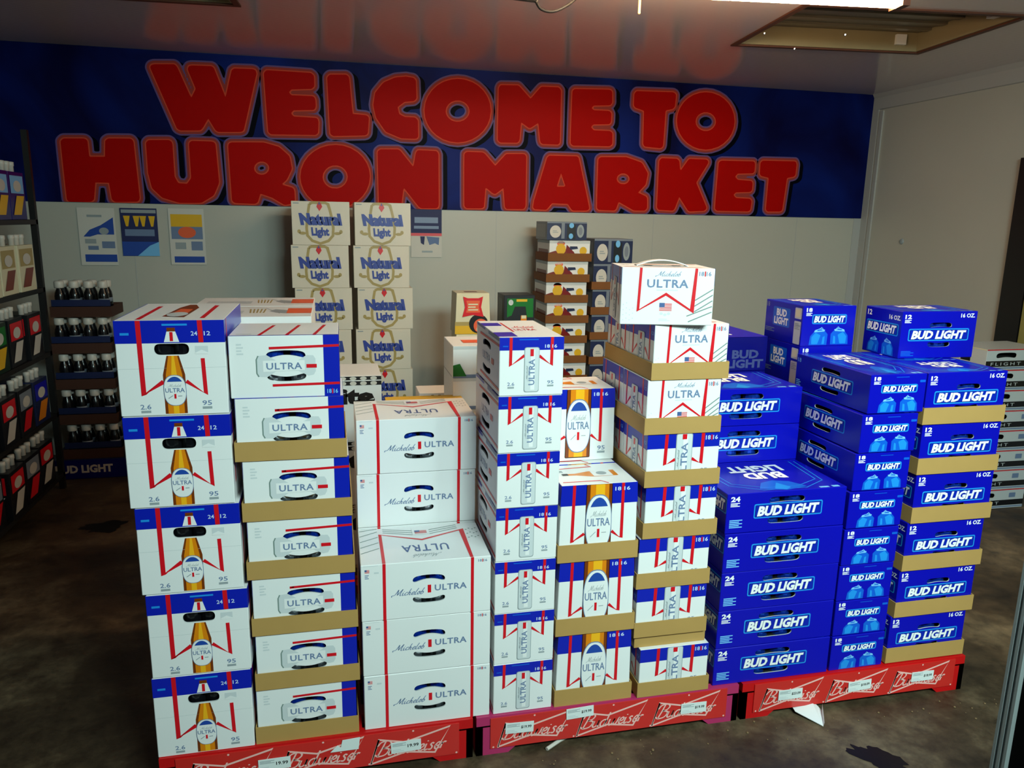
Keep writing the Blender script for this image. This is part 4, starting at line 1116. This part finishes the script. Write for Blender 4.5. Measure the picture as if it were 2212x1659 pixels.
# ------------------------------------------------------------------ front stacks
G = {}
def carton(proto, x, y, z, label, group, rz=0.0, cat='beer carton'):
    """x: centre; y: front plane; z: bottom"""
    d = DEP[proto.name]
    o = put(proto, (x + math.sin(-rz) * d / 2 * 1, y + math.cos(rz) * d / 2, z), rz)
    tag(o, label, cat, group); return o
DEP = {}
for p_ in PROTO:
    DEP[p_.name] = max(v.co.y for v in p_.data.vertices) - min(v.co.y for v in p_.data.vertices)
    if p_.name.startswith('cardboard') is False:
        DEP[p_.name] = {BOTTLE24: .385, CAN24: .24, WHITE30: .256, CAN18: .35, BOTTLE12: .186, RIBBON12: .19, RIBBONBIG: .215, CAN12: .19, BUD24: .283, BUD18: .40, BUD18S: .25, BUD12: .196, BUDDARK: .283, GOLDTOP: .283, NATURAL: .30, LITE: .28, YELLOW: .28, AN: .15, SELTZER: .25, CREAM: .19, GREEN: .19, MOON: .30, STEEL: .28, STEEL2: .28, BAND: .27}[p_]
YF = 2.03
J = lambda a=.004: random.uniform(-a, a)
TH = .003
# stack A : bottle cartons
for i in range(5):
    x = [-.380, -.377, -.385, -.394, -.396][i]
    carton(BOTTLE24, x, YF + J(), PZ + i * .2425, 'bottle carton with a printed amber bottle, %s in the leftmost stack' % ordn(i, 5), 'bottle cartons in the leftmost stack', J(.005))
# stack B : can cartons in trays
TRAY_B = tray_proto(.286, .30, .052)
zB = [.112, .280, .449, .609, .779, .956]; zB = [PZ + i * .1675 for i in range(6)]
for i in range(6):
    x = [-.106, -.100, -.101, -.105, -.108, -.118][i]
    o = put(TRAY_B, (x, YF + .15, zB[i]), J(.003)); tag(o, 'plain brown tray, %s in the second stack from left' % (ordn(i, 7)), 'cardboard tray', 'trays in the second stack')
    carton(CAN24, x, YF + .006, zB[i] + TH + .0006, 'white carton with blue right edge, %s in the second stack' % ordn(i, 7), 'can cartons in the second stack', J(.004))
carton(CAN24, -.126, YF + .01, zB[5] + .167, 'white carton with blue right edge, topmost in the second stack, without tray', 'can cartons in the second stack', -.01)
# stack C : white landscape cartons, front three and back row of five
for i in range(3):
    carton(WHITE30, .239 - i * .001, YF + J(.003), PZ + i * .1738, 'wide white carton with two red stripes, %s of the front three' % ('lowest', 'middle', 'upper')[i], 'wide white cartons in the third stack', J(.008))
for i in range(5):
    lab = ('wide white carton set back, lower of the raised pair in the third stack', 'wide white carton set back, top of the raised pair in the third stack')[i - 3] if i > 2 else 'wide white carton hidden behind the front three, %s of its column' % ('lowest', 'second', 'third')[i]
    carton(WHITE30, .239 + (.002 if i == 4 else 0), 2.297, PZ + i * .1738 * .998, lab, 'wide white cartons in the third stack', J(.006))
# stack D
for i in range(7):
    x = [.527, .5275, .527, .528, .5285, .5295, .531][i]
    carton(CAN18, x, YF + J(.003), PZ + i * .165, 'narrow white carton with an upright can, %s in its stack' % ordn(i, 7), 'narrow can cartons on the middle pallet', J(.008))
# stack E
TRAY_E = tray_proto(.2525, .392, .055)
for i in range(3):
    x = [.753, .750, .748][i]; z = PZ + i * .2385
    o = put(TRAY_E, (x, YF + .192, z), 0); tag(o, 'brown tray holding bottle twelve packs, %s of three on the middle pallet' % ('lowest', 'middle', 'upper')[i], 'cardboard tray', 'trays of bottle twelve packs')
    carton(BOTTLE12, x, YF + .003, z + TH + .0006, 'carton with a large amber bottle and oval label, %s of three in trays' % ('lowest', 'middle', 'upper')[i], 'bottle twelve packs on the middle pallet', 0)
    carton(BOTTLE12, x, YF + .197, z + TH + .0006, 'rear carton hidden behind the %s large bottle carton' % ('lowest', 'middle', 'upper')[i], 'bottle twelve packs on the middle pallet')
carton(BOTTLE12, .748, 2.255, PZ + 3 * .2385 + .001, 'carton with a large amber bottle set back on top of the tray stack', 'bottle twelve packs on the middle pallet', .0)
# stack F
TRAY_F = tray_proto(.244, .394, .05)
zF = [.133, .333, .504, .667, .825, .991, 1.155]; zF = [PZ + i * .1672 for i in range(7)]; zF = [.131, .334, .498, .6615, .825, .9885, 1.152]
# the lowest tier stands a little proud and carries a spare flat pad
xF = [1.018, 1.000, .9985, 1.010, 1.006, .997, 1.009]
for i in range(7):
    big = i > 4; z = zF[i]; yo = YF - .01 if i == 0 else YF
    o = put(TRAY_F, (xF[i], yo + .195, z), 0); tag(o, 'brown tray with twelve packs, %s in the tall stack' % ordn(i, 7), 'cardboard tray', 'trays in the tall twelve pack stack')
    carton(RIBBON12 if big else CAN12, xF[i], yo + .004, z + TH + .0006, ('white twelve pack with a red ribbon front, %s' % ('lower one in its tray' if i == 5 else 'in the topmost tray')) if big else 'twelve pack with a silver can, %s in the tall stack' % ordn(i, 7), 'twelve packs in the tall stack', 0)
    carton(RIBBON12 if big else CAN12, xF[i], yo + .198, z + TH + .0006, 'rear twelve pack behind the %s front pack in the tall stack' % ordn(i, 7), 'twelve packs in the tall stack', 0)
    if i == 0:
        s = MB(); s.box(-.12, -.19, 0, .12, .19, .0385, 'kraft'); tag(s.build('cardboard_pad', None, (1.006, YF + .20, z + TH + .1592)), 'flat folded cardboard between the two lowest tiers of the tall stack', 'cardboard')
carton(RIBBONBIG, .918, YF - .01, zF[6] + TH + .1592, 'loose white twelve pack with a red ribbon front, highest on the middle pallet', 'twelve packs in the tall stack', -.21)
# stack G
for i in range(5):
    x = [1.371, 1.372, 1.3725, 1.372, 1.371][i]
    carton(BUD24, x, YF + J(.003), PZ + i * .1315, 'blue case marked 24, %s of the five front cases' % ordn(i, 5), 'blue cases marked 24', J(.006))
for i in range(7):
    lab = 'blue can case set back above the front five, %s one' % ('lower', 'upper')[i - 5] if i > 4 else 'blue can case hidden behind the front five, %s of its column' % ORD[i]
    carton(BUD24, 1.372, 2.318, PZ + i * .1315, lab, 'blue cases marked 24', J(.004))
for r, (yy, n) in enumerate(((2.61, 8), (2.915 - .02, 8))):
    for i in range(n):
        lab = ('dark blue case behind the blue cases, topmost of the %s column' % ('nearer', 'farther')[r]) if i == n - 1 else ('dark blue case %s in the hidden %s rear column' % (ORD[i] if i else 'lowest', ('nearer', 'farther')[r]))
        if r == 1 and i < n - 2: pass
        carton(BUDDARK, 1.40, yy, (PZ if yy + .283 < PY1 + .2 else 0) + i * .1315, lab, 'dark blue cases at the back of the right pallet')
# stack H
for i in range(8):
    x = [1.692, 1.692, 1.690, 1.690, 1.693, 1.700, 1.706, 1.722][i]
    carton(BUD18, x, YF + J(.003), PZ + i * .1275, 'blue carton marked 18 with two cans, %s in its stack' % ordn(i, 8), 'blue cartons marked 18', [0, .003, -.003, 0, .003, -.004, -.004, -.003][i])
for i in range(8):
    z = PZ + i * .148
    lab = 'short blue carton marked 18 standing at the back, %s of the visible pair' % ('lower', 'upper')[i - 6] if i > 5 else 'short blue carton hidden behind the marked 18 stack, %s' % ORD[i]
    carton(BUD18S, 1.758, 2.46, z, lab, 'short blue cartons at the back', -.01)
# stack I
TRAY_I = tray_proto(.314, .404, .055)
for i in range(6):
    x = [1.963, 1.974, 1.980, 1.990, 1.988, 1.984][i]; z = PZ + .004 + i * .1690
    o = put(TRAY_I, (x, YF + .20, z), 0); tag(o, 'brown tray under blue carton, %s in the rightmost stack' % ordn(i, 6), 'cardboard tray', 'trays in the rightmost stack')
    carton(BUD12, x, YF + .004, z + TH + .0006, 'blue carton marked 16 OZ in a tray, %s in the rightmost stack' % ordn(i, 6), 'blue cartons marked 12', 0)
    carton(BUD12, x, YF + .2025, z + TH + .0006, 'rear blue carton behind the %s front one in the rightmost stack' % ordn(i, 6), 'blue cartons marked 12', 0)
carton(BUD12, 2.066, 2.275, PZ + .004 + 5 * .169 + TH + .1658, 'loose blue carton marked 12 and 16 OZ on top of the rightmost stack', 'blue cartons marked 12', -.02)
# gold topped cartons behind stack A and B
for r, yy in enumerate((2.432, 2.722)):
    for i in range(7):
        lab = 'cream topped carton with an orange corner, %s of the pair behind the leftmost stacks' % ('nearer', 'farther')[r] if i == 6 else 'carton hidden in the %s rear column of the left pallet, %s' % (('nearer', 'farther')[r], ORD[i])
        carton(GOLDTOP, -.262, yy, PZ + i * .167, lab, 'cream topped cartons behind the leftmost stacks')

# ------------------------------------------------------------------ things at the back
def column(proto, x, y, z0, dz, n, label, group, visible=99, tray=None, traylab=None, hidden=None, cat='beer carton'):
    for i in range(n):
        z = z0 + i * dz
        xx = x + J(.008)
        if tray: tag(put(tray, (xx, y + DEPT[tray.name] / 2 - .010, z)), traylab % ordn(i, n), 'cardboard tray', group + ' trays')
        carton(proto, xx, y, z + (TH + .0006 if tray else 0), (label % ordn(i, n)), group, J(.012), cat)
DEPT = {}
mat('pallet_wood', (120, 96, 64), .7, vary=.15)
def wood_pallet(x0, y0, x1, y1, label, z=.12):
    root = empty('wood_pallet', ((x0 + x1) / 2, (y0 + y1) / 2, 0)); tag(root, label, 'pallet')
    a, b = (x1 - x0) / 2, (y1 - y0) / 2
    for k in range(3):
        s = MB(); y = -b + k * (2 * b - .08) / 2; s.box(-a, y, 0, a, y + .08, z - .02, 'pallet_wood'); s.build('stringer', root)
    n = max(3, int(2 * a / .14)); 
    for k in range(n):
        s = MB(); x = -a + k * (2 * a - .1) / (n - 1); s.box(x, -b, z - .02, x + .1, b, z, 'pallet_wood'); s.build('deck_board', root)
wood_pallet(-.30, 4.90, .55, 5.40, 'wooden pallet under the cream carton columns at the back wall', .11)
for k, x in enumerate((-.062, .312)):
    for i in range(6):
        o = carton(NATURAL, x + [.0, .008, -.004, .006, -.008, .004][i] + (.006 if k and i == 3 else 0), 4.95, .11 + i * .2625, 'cream carton with blue lettering, %s in the %s back column' % (ordn(i, 6), ('left', 'right')[k]), 'cream cartons with blue lettering', J(.01))
wood_pallet(1.33, 4.90, 2.05, 5.38, 'wooden pallet under the tray columns at the back wall', .10)
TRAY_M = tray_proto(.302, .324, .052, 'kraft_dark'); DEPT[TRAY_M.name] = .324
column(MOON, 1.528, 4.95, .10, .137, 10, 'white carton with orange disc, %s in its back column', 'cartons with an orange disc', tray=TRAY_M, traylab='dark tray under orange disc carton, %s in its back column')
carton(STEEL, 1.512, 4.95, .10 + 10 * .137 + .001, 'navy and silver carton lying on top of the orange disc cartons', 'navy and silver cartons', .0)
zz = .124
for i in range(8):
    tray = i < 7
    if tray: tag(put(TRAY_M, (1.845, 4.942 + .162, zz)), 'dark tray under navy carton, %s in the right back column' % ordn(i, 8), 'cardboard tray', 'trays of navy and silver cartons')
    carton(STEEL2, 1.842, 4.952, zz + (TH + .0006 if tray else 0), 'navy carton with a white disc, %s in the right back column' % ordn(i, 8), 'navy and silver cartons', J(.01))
    zz += .1704
# cream high shouldered cartons and the green one, on a low plain pile
for i in range(4):
    carton(CREAM, .81 + J(.004), 4.5, .188 + i * .2455, 'cream carton with a red emblem, %s near the back wall' % ordn(i, 4), 'cream bottle cartons with red emblem', 0)
    carton(GREEN, 1.094 + J(.004), 4.5, .175 + i * .2455, 'black and green carton, %s of its column near the back wall' % ordn(i, 4), 'black and green cartons', 0)
wood_pallet(.66, 4.45, 1.24, 4.75, 'wooden pallet under the cream and green cartons near the back wall', .172)
# on the pallets behind the front stacks
for i in range(8):
    carton(SELTZER, .568, 2.86, PZ + i * .1245, 'pale carton with green corner, %s behind the narrow can cartons' % ordn(i, 8), 'pale cartons with green and blue corners', 0, 'drink carton')
for i in range(3):
    carton(LITE, -.013, 3.20, i * .2812 + .108, 'white carton with black lettering and cap strip, %s of its stack' % ordn(i, 3), 'white cartons with black lettering', 0)
wood_pallet(-.25, 3.17, .76, 3.75, 'wooden pallet on the floor behind the left display pallet', .108)
for i in range(6):
    carton(YELLOW, .325, 2.60, PZ + i * .1338, 'yellow carton behind the raised white pair, %s of its column' % ordn(i, 6), 'yellow cartons', 0)
for i in range(5):
    carton(AN, .545, 3.20, .108 + i * .1525, 'white and red carton with letters AN, %s of its stack' % ordn(i, 5), 'white and red cartons', 0)
# cartons by the right wall
for i in range(8):
    carton(BAND, 3.705, 3.49, .002 + i * .118, 'grey carton with black FLIGHT band, %s by the right wall' % ordn(i, 8), 'grey cartons with a black band', J(.012), 'drink carton')

# ------------------------------------------------------------------ bottle cases in the dark left corner
mat('case_brown', (62, 30, 14), 0.8)
mat('film', (40, 44, 60), .2)
def bottle_case():
    root = empty('bottle_case'); t = MB()
    w, d, h = .33, .26, .06; th = .004
    for q in ((-w / 2, -d / 2, 0, w / 2, d / 2, th), (-w / 2, -d / 2, th, w / 2, -d / 2 + th, h), (-w / 2, d / 2 - th, th, w / 2, d / 2, h)): t.box(*q, 'case_brown')
    t.box(-w / 2, -d / 2 + th, th, -w / 2 + th, d / 2 - th, h, 'case_brown'); t.box(w / 2 - th, -d / 2 + th, th, w / 2, d / 2 - th, h, 'case_brown'); t.build('tray', root)
    for r in range(2):
        for k in range(4):
            b = MB(); b.smooth = True
            b.lathe([(.028, .006), (.0295, .012), (.0295, .12), (.026, .14), (.015, .165), (.0145, .18)], 'bottle_dark', n=12)
            b.lathe([(.015, .165), (.026, .168), (.0275, .174), (.0275, .202), (.024, .208), (.004, .209)], 'cap_white', n=12)
            b.lathe([(.0298, .08), (.0298, .105)], 'steel_card', n=12) if k % 2 else None
            o = b.build('bottle', root, (-.117 + k * .078, -.085 + r * .078, 0))
    s = MB(); s.box(-.158, -.117, .062, .158, -.1165, .10, 'navy_card'); s.build('wrapper_band', root)
    return root
case = bottle_case()
first = True
for cx, n, nm in ((-1.455, 5, 'left'), (-1.09, 4, 'right')):
    for i in range(n):
        loc = (cx + J(.012), 5.09, .125 + i * .2165)
        if first: o = case; o.location = loc; first = False
        else: o = dup(case, loc, J(.02))
        tag(o, 'tray of dark white-capped bottles, %s in the %s corner column' % (ordn(i, n), nm), 'bottle case', 'bottle cases in the dark corner')
root = empty('display_stand', (-1.28, 5.13, 0)); tag(root, 'dark blue display base lettered BUD LIGHT under the bottle cases', 'display stand')
s = MB(); s.box(-.42, -.18, 0, .42, .18, .124, 'navy_card'); s.build('base', root)
s = MB(); s.box(-.42, -.184, .004, .42, -.1805, .12, 'bud_dark'); f = Face(s, (-.42, -.184, .004), (1, 0, 0), (0, 0, 1), (0, -1, 0), .84, .116, .0008)
f.text('BUD LIGHT', .04, .3, .42, .74, 'cap_white', 1, bold=.045); f.text('BUD LIGHT', .56, .3, .94, .74, 'cap_white', 1, bold=.045); s.build('sign_wrap', root)

# rack along the left wall
RX = -1.56
root = empty('display_rack', (-1.86, 4.1, 0)); tag(root, 'tall black shelf rack along the left side, cut off by the picture edge', 'rack')
for yy in (-.8, .68):
    for xx in (-.28, .26):
        s = MB(); s.box(xx, yy, 0, xx + .03, yy + .03, 2.02, 'rack_black'); s.build('upright', root)
SHELF = [.10, .46, .82, 1.18, 1.55]
for z in SHELF:
    s = MB(); s.box(-.28, -.8, z - .025, .29, .71, z, 'rack_black'); s.build('shelf', root)
def six_pack(n, body, a, b, h=.24, w=.20, d=.26):
    mb = MB(); p = MB()
    c = Carton(d, w, h, body, eps=.0012)
    for f in (c.R, c.F):
        f.rect(.08, .55, .92, .92, a); f.poly([(.1, .1), (.6, .1), (.9, .5), (.4, .5)], b, 2); f.ell(.5, .7, .25, .12, 'cap_white', 2)
    o = c.make('bottle_carrier')
    for k in range(3):
        q = MB(); q.smooth = True; q.lathe([(.014, h - .02), (.014, h + .03), (.017, h + .034), (.017, h + .052), (.005, h + .054)], 'cap_white', n=10)
        q.build('bottle_neck', o, (.09, -.06 + k * .06, 0))
    return o
kinds = [six_pack(0, 'dark_green', 'green_ink', 'yellow_ink'), six_pack(1, 'black_card', 'red_ink', 'cap_white'), six_pack(2, 'navy_card', 'bud_blue', 'amber'), six_pack(3, 'cream_card', 'gold_ink', 'brown_ink'), six_pack(4, 'black_card', 'steel_card', 'red_ink'), six_pack(5, 'bud_dark', 'bud_pale', 'yellow_ink')]
KN = ['green', 'red and black', 'navy', 'cream', 'black', 'blue']
lay = [[4, 2, 4, 1, 4, 1], [2, 4, 2, 1, 4, 2], [4, 1, 2, 0, 1, 1], [3, 3, 3, 3, 3, 3], [5, 2, 5, 2, 5, 5]]
SN = ['bottom', 'second', 'third', 'fourth', 'top']
PN = ['nearest', 'second nearest', 'third nearest', 'third farthest', 'second farthest', 'farthest']
for si, row in enumerate(lay):
    for k, kd in enumerate(row):
        o = put(kinds[kd], (RX - .145 + J(.01), 3.44 + k * .228, SHELF[si] + .001), J(.03))
        tag(o, '%s bottle carrier, %s on the %s shelf of the left rack' % (KN[kd], PN[k], SN[si]), 'bottle carrier', 'bottle carriers on the left rack')

# ------------------------------------------------------------------ litter under the pallets
s = MB(); s.add([(0, 0, .012), (.055, -.075, .002), (.10, .0, .004), (.075, .03, .03), (.0, .03, .02), (.062, -.07, .012), (.10, .0, .028)], [(0, 1, 2, 3), (0, 3, 4), (1, 5, 6, 2)], 'white_card')
s2 = MB(); s2.v = s.v + [(x, y, z + .0012) for x, y, z in s.v]; n = len(s.v); s2.f = s.f + [[i + n for i in reversed(f)] for f in s.f]; s2.m = s.m * 2; s2.slots = s.slots
tag(s2.build('crumpled_paper', None, (1.46, 2.005, 0)), 'crumpled white paper under the front of the right pallet', 'paper')
s = MB(); s.tube([(0, 0, .007), (.05, .03, .008), (.09, .05, .008)], .006, 'cap_white', 8)
tag(s.build('white_stick', None, (.60, 2.0, 0)), 'thin white stick lying under the middle pallet', 'stick')
s = MB(); rnd = random.Random(4)
for _ in range(46):
    x, y = rnd.uniform(.5, 2.2), 1.93 + rnd.gauss(0, .035)
    r = rnd.uniform(.0015, .0045); s.lathe([(r * .4, 0), (r, r * .4), (r * .6, r * .9), (r * .1, r)], 'pallet_wood', x, y, 6)
tag(s.build('crumbs', None), 'scattered pale crumbs on the floor in front of the pallets', 'crumbs', kind='stuff')

# unused first copies are dropped
for p_ in PROTO:
    try:
        if p_.name not in USED:
            for ch in list(p_.children): bpy.data.objects.remove(ch)
            bpy.data.objects.remove(p_)
    except ReferenceError:
        pass
